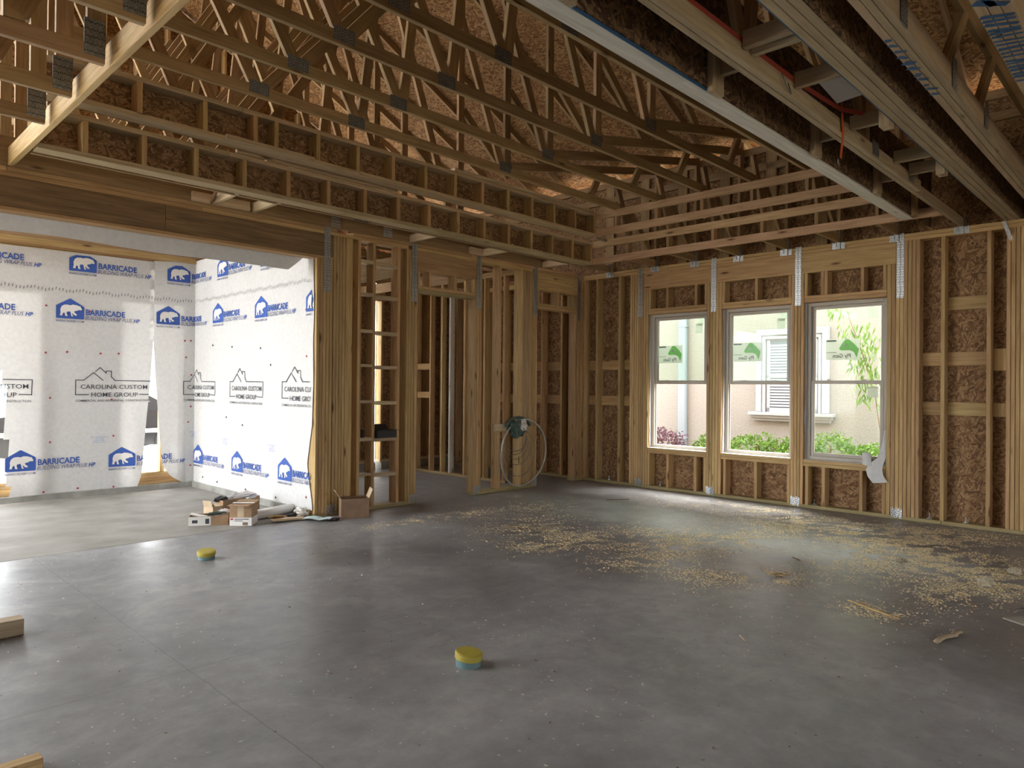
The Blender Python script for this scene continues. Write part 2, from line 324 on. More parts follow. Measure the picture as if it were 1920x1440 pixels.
RIDGE = -6.2; ZR = 7.80
def roofz(x): return ZR - .5*abs(x-RIDGE)
roof = empty('roof', (RIDGE, -3, ZR), 'strand board roof deck nailed over the trusses', 'roof', kind='structure')
ang = math.atan(.5); Ls = 1.22
for side in (1, -1):
    for i in range(7):
        s0 = i*Ls*math.cos(ang); s1 = min((i+1)*Ls*math.cos(ang), 6.85)
        for j in range(8):
            ya = -10.6 + j*2.44 - (1.22 if i % 2 else 0); yb = ya+2.44
            xa, xb = RIDGE+side*s0, RIDGE+side*s1
            if side < 0 and ya > -.3 and i >= 2: continue          # panels left off over a presumed courtyard, to brighten the porch
            if ya > 4.2: continue
            a = Vector((xa, (ya+yb)/2, roofz(xa)+.006)); b = Vector((xb, (ya+yb)/2, roofz(xb)+.006))
            nrm = Vector((side*.5, 0, 1)).normalized()
            e0 = Vector((0, 1, 0)); e1 = (b-a).normalized(); e2 = e0.cross(e1)
            M = Matrix((e0, e1, e2)).transposed().to_4x4(); M.translation = (a+b)/2
            o = bpy.data.objects.new('roof_panel', boxmesh(2.44, (b-a).length, .012, 'roof_board', 0)); put(o, roof, M)

# ------------------------------------------------------------------ window wall (right): plane x = 0, studs to x = .14
WR = empty('wall_right', (0, -3, 0), 'stud wall with three windows and strand board sheathing', 'wall', kind='structure')
def studB(y, z0=T, z1=3.001, name='stud', mat='pine', x0=0, x1=D6): return box(name, WR, x0, x1, y-T, y-.0015, z0, z1, mat)
def pliesB(ya, yb, z1, z0=T):
    n = max(1, round((ya-yb)/.0395)); w = (ya-yb)/n
    for i in range(n): box('stud', WR, random.uniform(-.002, .001), D6, ya-(i+1)*w+.002, ya-i*w-.002, z0, z1)
for zz in ((3.001, 3.038), (3.040, 3.077)): box('top_plate', WR, 0, D6, -10.2, 3.3, *zz)
box('sole_plate', WR, 0, D6, -4.74, 3.3, 0, T, 'treated_pine'); box('sole_plate', WR, 0, D6, -10.2, -4.745, 0, T, 'treated_pine')
for y in (0, -.235, -.64, -4.728, -5.131): studB(y)
for y in (.45, .86, 1.27, 1.68, 2.09, 2.5, 2.91, -6.1, -6.5, -6.9, -7.3, -7.7, -8.1, -8.5, -8.9, -9.3, -9.7): studB(y)
pliesB(-.845, -1.07, 3.001); pliesB(-1.07, -1.15, 2.765); pliesB(-2.05, -2.26, 2.765); pliesB(-3.16, -3.31, 2.765); pliesB(-4.21, -4.30, 2.765); pliesB(-4.30, -4.535, 3.001); pliesB(-5.295, -5.68, 3.001)
for ya, yb in ((-1.07, -3.23), (-3.233, -4.30)): box('header', WR, .001, .039, yb, ya, 2.766, 3.0, 'pine'); box('header', WR, .041, .139, yb, ya, 2.766, 3.0, 'pine')
WIN = [(-1.15, -2.05), (-2.26, -3.16), (-3.31, -4.21)]
for ya, yb in WIN:
    for z0 in (2.42, 2.459): box('head_plate', WR, 0, D6, yb+.001, ya-.001, z0, z0+.0375)
    for z0 in (.49, .529): box('sill_plate', WR, 0, D6, yb+.001, ya-.001, z0, z0+.0375)
for y in (-1.15, -1.43, -1.865, -2.012, -2.262, -2.70, -3.12, -3.312, -3.50, -3.541, -3.937, -4.17): studB(y, 2.498, 2.765, 'cripple_stud')
for y in (-1.15, -1.453, -1.872, -2.012, -2.29, -2.706, -3.12, -3.335, -3.526, -3.935, -4.17): studB(y, T, .489, 'cripple_stud')
def blockB(ya, yb, z0, z1): box('blocking', WR, .102, D6, yb, ya, z0, z1, 'pine')
for z0, z1 in ((1.655, 1.795), (1.135, 1.272)):
    for ya, yb in ((-.04, -.233), (-.275, -.638), (-.68, -.843), (-4.537, -4.727), (-4.768, -5.13), (.85, .46), (1.26, .87), (1.67, 1.28), (2.08, 1.69), (2.49, 2.1)): blockB(ya, yb, z0, z1)
blockB(-4.768, -5.13, 2.236, 2.372); blockB(-5.171, -5.293, 1.60, 1.82); blockB(-5.171, -5.293, 1.135, 1.272)
def panelB(ya, yb, z0, z1, mat='strand_board'): box('sheathing_panel', WR, .1405, .152, yb, ya, z0, z1, mat, 0)
for z0, z1 in ((-.1, 1.22), (1.22, 2.44), (2.44, 3.66), (3.66, 4.44)):
    for ya, yb in ((3.3, 2.2), (2.2, .98), (.98, -.1), (-.1, -1.15), (-4.21, -5.3), (-5.3, -6.5), (-6.5, -7.7), (-7.7, -8.95), (-8.95, -10.2)): panelB(ya, yb, z0, z1)
    for ya, yb in ((-1.15, -2.05), (-2.05, -2.26), (-2.26, -3.16), (-3.16, -3.31), (-3.31, -4.21)):
        op = (ya, yb) in WIN
        a, b = z0, z1
        if op:
            if z0 < .566: panelB(ya, yb, z0, min(z1, .566))
            if z1 > 2.42: panelB(ya, yb, max(z0, 2.42), z1)
        else: panelB(ya, yb, z0, z1)
def strapB(y, z0=2.39, z1=3.085):
    for dy in (.019, -.019):
        perforated('strap_tie', WR, frame((-.004, y+dy, (z0+z1)/2), (0, 0, 1), (0, 1, 0)), z1-z0, .033, 26, 2)
for y in (-1.02, -2.145, -3.24, -4.345): strapB(y)
perforated('strap_tie', WR, frame((-.01, -5.305, 2.97), (.02, -.065, -.2), (0, 1, -.33)), .22, .032, 9, 2)
def footB(y, parent=WR, org=None, ey=(0, 1, 0)):
    for k, dz in ((-.042, .0), (-.014, .012), (.014, .0), (.042, .012)):
        if org is None: perforated('foot_strap', parent, frame((-.004, y+k, .062+dz), (0, .12*(1 if k > 0 else -1), 1), (0, 1, 0)), .095, .023, 4, 1, hole=.005)
        else: perforated('foot_strap', parent, frame((org+k, -.004, .062+dz), (0, 0, 1), (-1, 0, 0)), .095, .023, 4, 1, hole=.005)
for y in (-1.0, -2.11, -3.22, -4.32): footB(y)
for y in (-.45, -1.32, -4.62, -4.95, -3.42):
    lathe('anchor_bolt', WR, [(.006, 0), (.006, .06)], 'galvanised', 8, (.07, y, T)); lathe('anchor_washer', WR, [(.028, 0), (.028, .005), (.012, .006), (.012, .016)], 'galvanised', 12, (.07, y, T))
# raised heel framing above the plate
for z0 in (4.12, 4.345): box('ribbon_board', WR, .092, .13, -10.2, 3.3, z0, z0+.089, 'pine_truss')
for y in (-.34, -.95, -1.55, -2.17, -2.79, -3.4): box('heel_stud', WR, .092, D6, y-.14, y, 3.08, 4.5, 'pine_truss')

# ------------------------------------------------------------------ left wall: plane y = 0, studs to y = .14
WL = empty('wall_left', (-4, 0, 0), 'stud wall with wide header opening, ladder bay and two doorways', 'wall', kind='structure')
def studA(x, z0=T, z1=3.001, name='stud', mat='pine', y0=0, y1=D6, w=T): return box(name, WL, x+.001, x+w-.001, y0, y1, z0, z1, mat)
def pliesA(xa, xb, z1, z0=T):
    n = max(1, round((xb-xa)/.039)); w = (xb-xa)/n
    for i in range(n): box('stud', WL, xa+i*w+.002, xa+(i+1)*w-.002, random.uniform(-.002, .001), D6, z0, z1)
for xs in ((-12.1, -9.6), (-9.598, -7.2), (-7.198, -4.25), (-4.05, -2.3), (-2.298, 0)): box('top_plate', WL, xs[0], xs[1], 0, D6, 3.04, 3.077)
for xs in ((-12.1, -8.5), (-8.498, -5.7), (-5.698, -3.3), (-3.23, -1.13), (-1.05, 0)): box('top_plate', WL, xs[0], xs[1], 0, D6, 3.001, 3.038)
for xs in ((-4.5, -3.16), (-2.23, -1.02), (-.19, 0)): box('sole_plate', WL, xs[0], xs[1], 0, D6, 0, T, 'treated_pine')
for y0 in (.001, .048, .096):
    for xs in ((-12.1, -9.0), (-8.998, -6.02), (-6.018, -4.30)): box('header_beam', WL, xs[0], xs[1], y0, y0+.044, 2.766, 3.0, 'laminated_lumber')
box('header_plate', WL, -12.1, -4.30, 0, D6, 2.735, 2.764, 'pine')
pliesA(-4.5, -4.305, 2.734); pliesA(-4.30, -4.15, 3.001); studA(-4.148, y1=T, w=.089)
for x in (-3.99, -3.79, -3.449): studA(x)
for k, z in enumerate((2.755, 2.39, 1.98, 1.592, 1.188, .772, .372)):
    box('ladder_block', WL, -3.953, -3.791, 0, .089, z+random.uniform(-.006, .012), z+.04, 'pine_tan')
    box('ladder_block', WL, -3.753, -3.45, 0, .089, z-.012, z+.028, 'pine_tan')
pliesA(-3.325, -3.25, 3.001); pliesA(-3.25, -3.16, 2.765)
box('header', WL, -3.25, -2.15, .001, .039, 2.766, 3.0, 'pine'); box('header', WL, -3.25, -2.15, .05, .138, 2.766, 3.0)
for z0 in (2.515, 2.553): box('head_plate', WL, -3.159, -2.23, 0, D6, z0, z0+.037, 'treated_pine' if z0 < 2.53 else 'pine')
for x in (-3.16, -2.986, -2.577, -2.268): studA(x, 2.591, 2.765, 'cripple_stud')
pliesA(-2.226, -2.15, 2.765); pliesA(-2.15, -2.103, 3.001)
for x in (-1.787, -1.37): studA(x)
pliesA(-1.187, -1.11, 3.001); pliesA(-1.11, -1.033, 2.765)
box('header', WL, -1.11, -.10, .001, .039, 2.766, 3.0); box('header', WL, -1.11, -.10, .05, .138, 2.766, 3.0)
for z0 in (2.50, 2.539): box('head_plate', WL, -1.03, -.18, 0, D6, z0, z0+.037)
for x in (-1.03, -.598, -.22): studA(x, 2.577, 2.765, 'cripple_stud')
pliesA(-.179, -.1, 2.765); pliesA(-.1, -.002, 3.001)
for x0, x1 in ((-4.416, -4.339), (-3.255, -3.173), (-2.21, -2.125), (-1.119, -1.036), (-.149, -.077)):
    for k in (0, 1):
        c = x0+(x1-x0)*(.25+.5*k); perforated('strap_tie', WL, frame((c, -.004, 2.735), (0, 0, 1), (-1, 0, 0)), .69, .036, 26, 2)
for x in (-4.31, -3.21, -2.17, -1.08): footB(0, WL, x)
for xs in ((-12.1, -8.0), (-7.998, -4.2), (-4.198, -.75)): box('rim_board', WL, xs[0], xs[1], 0, T, 3.078, 3.312, 'pine_truss')
for x, w in ((-4.28, .11), (-3.6, .12)): perforated('truss_plate', WL, frame((x, -.004, 3.17), (1, 0, 0), (0, 0, 1)), w, .15, 8, 5, 'galvanised', .004)
for x in (-5.62, -5.22, -3.29, -2.13, -.95): box('lookout', WL, x, x+T, -.55, -.001, 3.079, 3.168, 'pine_pale')
for x0, x1 in ((-5.8, -5.25), (-2.35, -2.13)): box('cleat', WL, x0, x1, -.04, -.002, 3.079, 3.168, 'pine_pale')
beam('kicker', WL, (-5.62, -.03, 3.09), (-5.72, -.45, 3.20), .038, .02, 'pine_truss')

# ------------------------------------------------------------------ rooms behind the left wall
WN = empty('wall_rear', (-2, 3.1, 0), 'outer stud wall beyond the doorways with strand board behind', 'wall', kind='structure')
for x0, x1 in ((-4.36, -1.60), (-1.48, .14)):
    box('curb', WN, x0, x1, 3.06, 3.36, 0, .12, 'curb_concrete'); box('sole_plate', WN, x0, x1, 3.1, 3.24, .12, .158, 'pine_pale')
for zz in ((3.001, 3.038), (3.04, 3.077)): box('top_plate', WN, -4.36, .14, 3.1, 3.24, *zz)
for x in (-4.3, -3.9, -3.5, -3.1, -2.7, -2.3, -1.9, -1.64, -1.475, -.9, -.5, -.1): box('stud', WN, x, x+T, 3.1, 3.24, .158, 3.0, 'pine')
for x0, x1 in ((-4.36, -3.2), (-2.45, -1.60), (-1.48, .14)):  # unseen gap left in the sheathing to light the back room
    for z0, z1 in ((-.1, 1.22), (1.22, 2.44), (2.44, 3.66)): box('sheathing_panel', WN, x0, x1, 3.241, 3.252, z0, z1, 'strand_board', 0)
box('header', WN, -1.66, -1.40, 3.1, 3.24, 2.80, 3.0)
WC = empty('wall_inner', (-1.15, 1.7, 0), 'inner stud partition standing behind the doorways', 'wall', kind='structure')
box('sole_plate', WC, -1.15, -1.06, .5, 3.09, 0, T, 'treated_pine')
for zz in ((3.001, 3.038), (3.04, 3.077)): box('top_plate', WC, -1.15, -1.06, .15, 3.09, *zz)
for y in (.53, .94, 1.02, 1.38, 1.72, 1.92, 2.2, 2.55, 2.95): box('stud', WC, -1.15, -1.06, y, y+T, T, 3.0, 'pine' if y != 1.72 else 'pine_white')
for z0 in (1.20, 1.66):
    for ya, yb in ((2.24, 2.54),): box('blocking', WC, -1.15, -1.06, ya, yb, z0, z0+.1, 'pine')
for x0, x1 in ((-1.95, -1.912), (-2.75, -2.712), (-3.2, -3.162)):
    box('joist', WC, x0, x1, .2, 3.09, 2.84, 2.98, 'pine_truss')

# ------------------------------------------------------------------ porch: wrapped walls
YB, XP = 3.166, -4.5
WPB = empty('wall_porch_back', (-6, YB, 0), 'porch back wall covered in printed white house wrap with torn flaps', 'wall', kind='structure')
WPS = empty('wall_porch_side', (XP, 1.6, 0), 'porch side wall covered in smooth printed white house wrap', 'wall', kind='structure')
box('curb', WPB, -11, XP+.2, YB-.03, YB+.25, -.02, .075, 'curb_concrete', .006); box('curb', WPS, XP-.03, XP+.1, .16, YB-.032, -.02, .075, 'curb_concrete', .006)
box('sole_plate', WPB, -11, -4.4, YB+.01, YB+.15, .076, .114, 'pine')
for z0 in (.114, .153, .192): box('sill_plate', WPB, -5.43, -4.66, YB+.05, YB+.15, z0, z0+.037, 'pine')
for z0 in (.114, .153, .192): box('sill_plate', WPB, -7.3, -6.30, YB+.05, YB+.15, z0, z0+.037, 'pine')
box('window_post', WPB, -4.915, -4.86, YB+.05, YB+.15, .23, 2.42, 'pine')
for x in (-6.29, -6.25, -5.88, -5.47, -5.43, -4.655, -4.615, -7.34, -7.9, -8.5): box('stud', WPB, x, x+T, YB+.012, YB+.15, .114, 2.95)
for z0 in (2.952, 2.995, 3.055): box('top_plate', WPB, -11, -4.36, YB+.012, YB+.15, z0, z0+(.04 if z0 < 3 else .1), 'pine')
box('fascia_board', WPB, -11, -4.51, YB-.06, YB-.02, 3.02, 3.115, 'pine')
for x0, x1, z0, z1 in ((-6.29, -5.43, -.05, 2.95), (-5.43, -4.65, 2.43, 2.95), (-4.65, -4.36, -.05, 2.95), (-7.34, -6.29, 2.44, 2.95), (-8.6, -7.34, -.05, 2.95)): box('sheathing_panel', WPB, x0, x1, YB+.002, YB+.012, z0, z1, 'strand_board', 0)
box('sheathing_panel', WPS, XP+.012, XP+.024, .15, YB, 0, 3.07, 'strand_board', 0)
for y in (.3, .7, 1.1, 1.5, 1.9, 2.3, 2.7, 3.0): box('stud', WPS, XP+.025, XP+.16, y, y+T, T, 3.07)
def fbm(a, b, c=0): return noise.noise(Vector((a, b, c)))
def DB(s, z):     # how far the back wrap stands off its wall
    x = s + XP; d = .010 + .006*fbm(s*2.1, z*1.3, 1) + .004*fbm(s*6+z*2, z*3, 4)
    low = max(0, min(1, (2.1-z)/2.0))
    if x < -6.15: d += .05*low*max(0, min(1, (-6.15-x)/.15)) + .012*fbm(s*5, z*1.2, 7)*low
    if -5.42 < x < -4.62: d += min(1, (x+5.42)/.16)*min(1, (-4.62-x)/.1)*low*(.9)*(.03 + .03*math.sin((x+5.42)*9)*low)
    return max(.004, d)
def DP(s, z):
    d = .010 + .003*fbm(s*2.3, z*1.6, 9) + .0025*fbm(s*7-z*3, z*5, 2)
    return max(.004, d)
def roll(s, z, lift=0.0):
    if s <= 0: return Vector((XP+s, YB-DB(s, z)-lift, z)) if s < -.012 else Vector((XP+s, YB-.012-lift, z))
    return Vector((XP-DP(s, z)*min(1, s/.05)-lift, YB-s, z)) if s > .012 else Vector((XP-lift*.7, YB-.012-lift*.7, z))
def slitL(z):
    if z >= 1.95: return None
    k = [(1.95, -5.033), (1.39, -5.073), (.21, -5.177), (.05, -5.235)]
    for (za, xa), (zb, xb) in zip(k, k[1:]):
        if z >= zb: return xa+(xb-xa)*(za-z)/(za-zb)
    return -5.235
def slitR(z):
    k = [(1.95, -5.033), (1.53, -5.008), (.9, -4.962), (.33, -4.91), (.16, -4.80), (.05, -4.62)]
    for (za, xa), (zb, xb) in zip(k, k[1:]):
        if z >= zb: return xa+(xb-xa)*(za-z)/(za-zb)
    return -4.62
def wrap_back():
    V = []; F = []; rows = 70; idx = {}
    for r in range(rows+1):
        t = r/rows
        for c in range(121):
            left = c <= 75
            # left sheet c 0..75, right sheet c 76..120
            if left:
                q = c/75; zb = .075 if q > .3 else .08; ztop = 2.945+.045*q
                z = zb + (ztop-zb)*t; xr = slitL(z) if z < 1.95 else -5.033
                xl = -9.5; brk = -6.59-(.09*(z-.1)/1.03 if z < 1.15 else .09)
                x = xl + (xr-xl)*q
            else:
                q = (c-76)/44; z = .055+(3.0+.045*q-.055)*t; x = slitR(z) + (XP-slitR(z))*q if z < 1.95 else -5.033+(XP+5.033)*q
            V.append(roll(x-XP, z)); idx[r, c] = len(V)-1
    for r in range(rows):
        z = V[idx[r, 10]].z
        for c in range(120):
            if c == 75:
                if V[idx[r, 75]].z < 1.93: continue
            xm = V[idx[r, c]].x
            if c < 75 and z < 1.5 and -7.25 < xm < -6.615-.05*(z/1.2): continue   # torn opening at the far end
            F.append((idx[r, c], idx[r, c+1], idx[r+1, c+1], idx[r+1, c]))
    return meshobj('wrap_sheet', WPB, V, F, 'house_wrap', smooth=True)
wrapB = wrap_back()
def wrap_side():
    V = []; F = []; nc, nr = 90, 60
    for r in range(nr+1):
        for c in range(nc+1):
            z = .07 + (3.06-.07)*r/nr
            edge = 3.166-.035-.03*fbm(z*1.7, 2.2, 0)-(.10*max(0, (1.0-abs(z-.55)/.42)) if .1 < z < .97 else 0)
            s = edge*c/nc; V.append(roll(s, z))
    for r in range(nr):
        for c in range(nc): a = r*(nc+1)+c; F.append((a, a+1, a+nc+2, a+nc+1))
    return meshobj('wrap_sheet', WPS, V, F, 'house_wrap', smooth=True)
wrapP = wrap_side()
# hanging strip folded over the header on the porch side
V = []; F = []
for c in range(81):
    x = -12+(7.46)*c/80
    cut = 2.60+.02*fbm(x*1.1, 0, 5)+(max(0, x+4.72)*.9)
    for r in range(5):
        t = r/4; V.append((x, .152+.03*t+.006*fbm(x*3, t*2, 1), 2.80+(cut-2.80)*t))
for c in range(80):
    for r in range(4): a = c*5+r; F.append((a, a+5, a+6, a+1))
meshobj('hanging_wrap_strip', WL, V, F, 'house_wrap', smooth=True)

# --- printing on the wrap
def polygon_tris(pts):
    bm = bmesh.new(); vs = [bm.verts.new((x, y, 0)) for x, y in pts]; f = bm.faces.new(vs); bmesh.ops.triangulate(bm, faces=[f])
    bm.verts.index_update(); V = [tuple(v.co[:2]) for v in bm.verts]; F = [tuple(v.index for v in f.verts) for f in bm.faces]; bm.free(); return V, F
TXT = {}
def text2d(s, bold=0.0, shear=0.0, res=2):
    k = (s, bold, shear)
    if k in TXT: return TXT[k]
    cu = bpy.data.curves.new('t', 'FONT'); cu.body = s; cu.size = 1; cu.resolution_u = res; cu.offset = bold; cu.shear = shear
    o = bpy.data.objects.new('t', cu); COL.objects.link(o); dg = bpy.context.evaluated_depsgraph_get(); dg.update()
    me = bpy.data.meshes.new_from_object(o.evaluated_get(dg)); V = [(v.co.x, v.co.y) for v in me.vertices]; F = [tuple(p.vertices) for p in me.polygons]
    bpy.data.objects.remove(o); bpy.data.curves.remove(cu); bpy.data.meshes.remove(me)
    x0 = min(v[0] for v in V); x1 = max(v[0] for v in V)
    TXT[k] = ([((x-x0)/(x1-x0), y) for x, y in V], F, (x1-x0)); return TXT[k]
def printed(name, V, F, mat, mapper, parent):
    P = [mapper(x, y) for x, y in V]; keep = []
    P = [(a, min(b, (2.935+.045*max(0, min(1, (a+XP+6.7)/2.2))) if a < 0 else 3.04)) for a, b in P]
    for f in F:
        c = sum((P[i][0] for i in f))/len(f); z = sum((P[i][1] for i in f))/len(f)
        x = c+XP
        if c < 0 and z < 1.95 and slitL(z) < x < slitR(z): continue
        if c > 3.10: continue
        if c < 0 and z > 2.95+.045*max(0, min(1, (x+6.7)/2.2)): continue
        if c > 0 and z > 3.05: continue
        if c < 0 and z < 1.5 and -7.25 < x < -6.62-.05*(z/1.2): continue
        keep.append(f)
    if not keep: return None
    return meshobj(name, parent, [roll(s, z, LIFT[0]) for s, z in P], keep, mat)
LIFT = [.006]
def txt(s, x, y, w, h, mat, s0, z0, sc, parent, bold=0, shear=0, name='printed_lettering'):
    V, F, asp = text2d(s, bold, shear)
    return printed(name, V, F, mat, lambda a, b: (s0+(x+a*w)*sc, z0+(y+b*h/.7)*sc), parent)
def subdiv(V, F, n=1):
    for _ in range(n):
        V = list(V); G = []; mid = {}
        def mp(i, j):
            k = (min(i, j), max(i, j))
            if k not in mid: V.append(((V[i][0]+V[j][0])/2, (V[i][1]+V[j][1])/2)); mid[k] = len(V)-1
            return mid[k]
        for a, b, c in F: ab, bc, ca = mp(a, b), mp(b, c), mp(c, a); G += [(a, ab, ca), (ab, b, bc), (ca, bc, c), (ab, bc, ca)]
        F = G
    return V, F
PENT = [(12, 0), (293, 0), (303, 4), (305, 14), (305, 150), (300, 160), (160, 248), (152, 250), (144, 248), (5, 160), (0, 150), (0, 14), (2, 4)]
BEAR = [(660, 905), (668, 870), (665, 830), (678, 793), (705, 772), (745, 768), (770, 775), (800, 763), (845, 768), (870, 780), (878, 776), (884, 786), (900, 818), (892, 828), (862, 826), (850, 836), (815, 845), (818, 862), (846, 885), (838, 898), (815, 893), (792, 868), (795, 890), (805, 910), (783, 908), (777, 870), (770, 850), (736, 856), (733, 880), (744, 910), (718, 910), (713, 880), (704, 866), (690, 884), (686, 908)]
PV, PF = subdiv(*polygon_tris(PENT), 2); BV, BF = subdiv(*polygon_tris([(x-620, 940-y) for x, y in BEAR]), 1)
def badge(s0, z0, parent, sc=.00098, blue='ink_blue'):
    mp = lambda x, y: (s0+x*sc, z0+y*sc)
    LIFT[0] = .006; printed('printed_badge', PV, PF, blue, mp, parent)
    LIFT[0] = .011; printed('printed_bear', BV, BF, 'paper_white', mp, parent)
    LIFT[0] = .006
    txt('BARRICADE', 325, 60, 450, 70, blue, s0, z0, sc, parent, .028)
    txt('BUILDING WRAP PLUS', 318, 0, 540, 48, 'ink_navy', s0, z0, sc, parent, 0, .25)
    txt('HP', 875, 0, 78, 48, blue, s0, z0, sc, parent, .03, .25)
    txt('BARRICADEBP.COM', 2, -42, 300, 24, 'ink_navy', s0, z0, sc, parent, .004)
for s, z in ((-2.72, 2.756), (-1.503, 2.756), (-.368, 2.758), (-2.80, 2.171), (-1.636, 2.171), (-.50, 2.179), (-2.129, .365), (-1.05, .340)): badge(s, z, wrapB)
for s, z in ((.749, 2.77), (1.93, 2.77), (.618, 2.185), (1.8, 2.178), (2.979, 2.175), (.03, .327), (1.213, .323), (2.397, .332)): badge(s, z, wrapP, .00101)
def strip(pts, w):
    V = []; F = []
    for (xa, ya), (xb, yb) in zip(pts, pts[1:]):
        dx, dy = xb-xa, yb-ya; l = math.hypot(dx, dy); dx, dy = dx/l*w/2, dy/l*w/2; n = max(1, int(l/70))
        for k in range(n):
            a = (xa+(xb-xa)*k/n, ya+(yb-ya)*k/n); b = (xa+(xb-xa)*(k+1)/n, ya+(yb-ya)*(k+1)/n); i = len(V)
            V += [(a[0]-dx-dy, a[1]-dy+dx), (a[0]-dx+dy, a[1]-dy-dx), (b[0]+dx+dy, b[1]+dy-dx), (b[0]+dx-dy, b[1]+dy+dx)]; F.append((i, i+1, i+2, i+3))
    return V, F
OUT = [[(690, 503), (597, 503), (597, 385), (655, 385), (725, 322), (795, 385)], [(740, 312), (773, 280), (818, 325), (818, 307), (857, 307), (857, 355), (885, 385), (1160, 387), (1156, 503), (1075, 500)]]
def house_logo(s0, z0, parent, sc=.00151):
    V = []; F = []
    for pl in OUT:
        a, b = strip([(x-597, 503-y) for x, y in pl], 6.5); k = len(V); V += a; F += [tuple(i+k for i in f) for f in b]
    printed('printed_house_outline', V, F, 'ink_grey', lambda x, y: (s0+x*sc, z0+y*sc), parent)
    txt('CAROLINA CUSTOM', 35, 48, 503, 35, 'ink_grey', s0, z0, sc, parent, .006)
    txt('HOME GROUP', 113, -17, 350, 35, 'ink_grey', s0, z0, sc, parent, .006)
    txt('COMMERCIAL AND RESIDENTIAL CONSTRUCTION', 0, -57, 555, 17, 'ink_grey', s0, z0, sc, parent, .006)
for s in (-2.72, -1.42, -.146): house_logo(s, 1.25, wrapB)
for s in (1.146, 2.475): house_logo(s, 1.245, wrapP, .00155)
for s, z, p in ((-1.25, .72, wrapB), (.93, .70, wrapP), (2.16, .70, wrapP), (-.06, .74, wrapB)):
    for k, w in enumerate((.19, .09, .12, .16)):
        V, F, _ = text2d(('Approved building material', 'ICC-ES', 'ESR-4180', 'www.barricadebp.com')[k]); 
        printed('printed_note', V, F, 'print_ink_blue2', lambda a, b, w=w, k=k: (s+(.19-w)/2+a*w, z-k*.022+b*.018), p)
# zig-zag stitch line printed along the lap, and cap nails
V = []; F = []
for i in range(230):
    s = -5.2 + i*.036
    if s > 3.08: break
    z = 2.512+.012*math.sin(i*.9)+(.004 if i % 2 else -.004); k = len(V)
    if abs(s) < .03: continue
    for dx, dz in ((-.006, -.016), (0, -.017), (.006, .016), (0, .017)): V.append(roll(s+dx, z+dz, .003))
    F.append((k, k+1, k+2, k+3))
meshobj('printed_stitch_line', wrapB, V, F, 'ink_grey')
NAILS = [(-6.235, 2.309), (-6.015, 1.767), (-5.774, 2.277), (-6.235, 1.751), (-5.651, 1.762), (-5.445, 1.77), (-6.187, 1.213), (-6.182, .685), (-5.496, .731), (-5.885, .109), (-6.246, .1), (-5.489, .091), (-4.633, 1.975), (-4.555, 1.98), (-4.616, 1.753), (-4.543, 1.516), (-4.546, 1.088), (-4.579, .879), (-4.545, .291), (-5.52, 1.19)]
def nail(s, z, parent, col):
    c = roll(s, z, .003); n = Vector((0, -1, 0)) if s < 0 else Vector((-1, 0, 0)); e = Vector((1, 0, 0)) if s < 0 else Vector((0, 1, 0)); f = Vector((0, 0, 1))
    V = []; F = []
    for rad, h in ((.013, 0), (.012, .004), (.005, .0055)):
        for k in range(8): a = k*math.pi/4; V.append(c+e*math.cos(a)*rad+f*math.sin(a)*rad+n*h)
    for i in range(2):
        for k in range(8): F.append((i*8+k, i*8+(k+1) % 8, i*8+8+(k+1) % 8, i*8+8+k))
    F.append(tuple(16+k for k in range(8))); o = meshobj('cap_nail', parent, V, F, [col, 'nail_dark']); o.data.polygons[-1].material_index = 1
for x, z in NAILS: nail(x-XP, z, wrapB, 'nail_red')
for s, z in ((.62, 1.9), (1.19, 1.86), (1.95, 1.82), (1.05, .98), (1.5, .9), (.35, .16), (.8, .14), (1.6, .13), (2.35, .12), (2.98, 2.2), (3.0, 1.7), (3.05, 2.75), (3.02, .2), (2.2, 1.62)): nail(s, z, wrapP, 'nail_red' if s > 2.5 else 'nail_dark')

# ------------------------------------------------------------------ room shell out of frame: simple sheathed walls with openings added to let in fill light
WF = empty('wall_far_side', (-12.2, -4, 0), 'sheathed wall on the camera side with wide openings', 'wall', kind='structure')
for y0, y1, z0, z1 in ((-10.2, -9.3, 0, 4.6), (-9.3, -1.6, 0, 4.6), (-1.6, -.4, 2.5, 4.6), (-.4, .15, 0, 4.6)): box('sheathing_panel', WF, -12.16, -12.15, y0, y1, z0, z1, 'strand_board', 0)
WK = empty('wall_front', (-6, -10.2, 0), 'sheathed wall behind the camera with openings added for fill light', 'wall', kind='structure')
for x0, x1, z0, z1 in ((-12.15, -10.2, 0, 3.1), (-10.2, -8.4, 2.3, 3.1), (-10.2, -8.4, 0, .7), (-8.4, -5.0, 0, 3.1), (-5.0, -3.2, 2.3, 3.1), (-5.0, -3.2, 0, .7), (-3.2, .15, 0, 3.1)): box('sheathing_panel', WK, x0, x1, -10.21, -10.2, z0, z1, 'strand_board', 0)
def gable(parent, y, z0, XL=-12.4):
    meshobj('gable_panel', parent, [(XL, y, z0), (.15, y, z0), (.15, y, roofz(.15)-.01), (RIDGE, y, ZR-.01), (XL, y, roofz(XL)-.01)], [(0, 1, 2, 3, 4)], 'roof_board')
    meshobj('gable_panel', parent, [(XL, y+.012, z0), (.15, y+.012, z0), (.15, y+.012, roofz(.15)-.01), (RIDGE, y+.012, ZR-.01), (XL, y+.012, roofz(XL)-.01)], [(4, 3, 2, 1, 0)], 'roof_board')
gable(WK, -10.19, 3.1); gable(WPB, 4.1, 3.3, -8.3)
for k in range(15): box('gable_stud', WPB, -8.3+k*.41, -8.3+k*.41+T, 3.95, 4.09, 3.2, roofz(-8.3+k*.41)-.12, 'pine')
for z0 in (3.75, 4.6): box('gable_girt', WPB, -8.3, -2.6, 3.91, 3.948, z0, z0+.089, 'pine_pale')

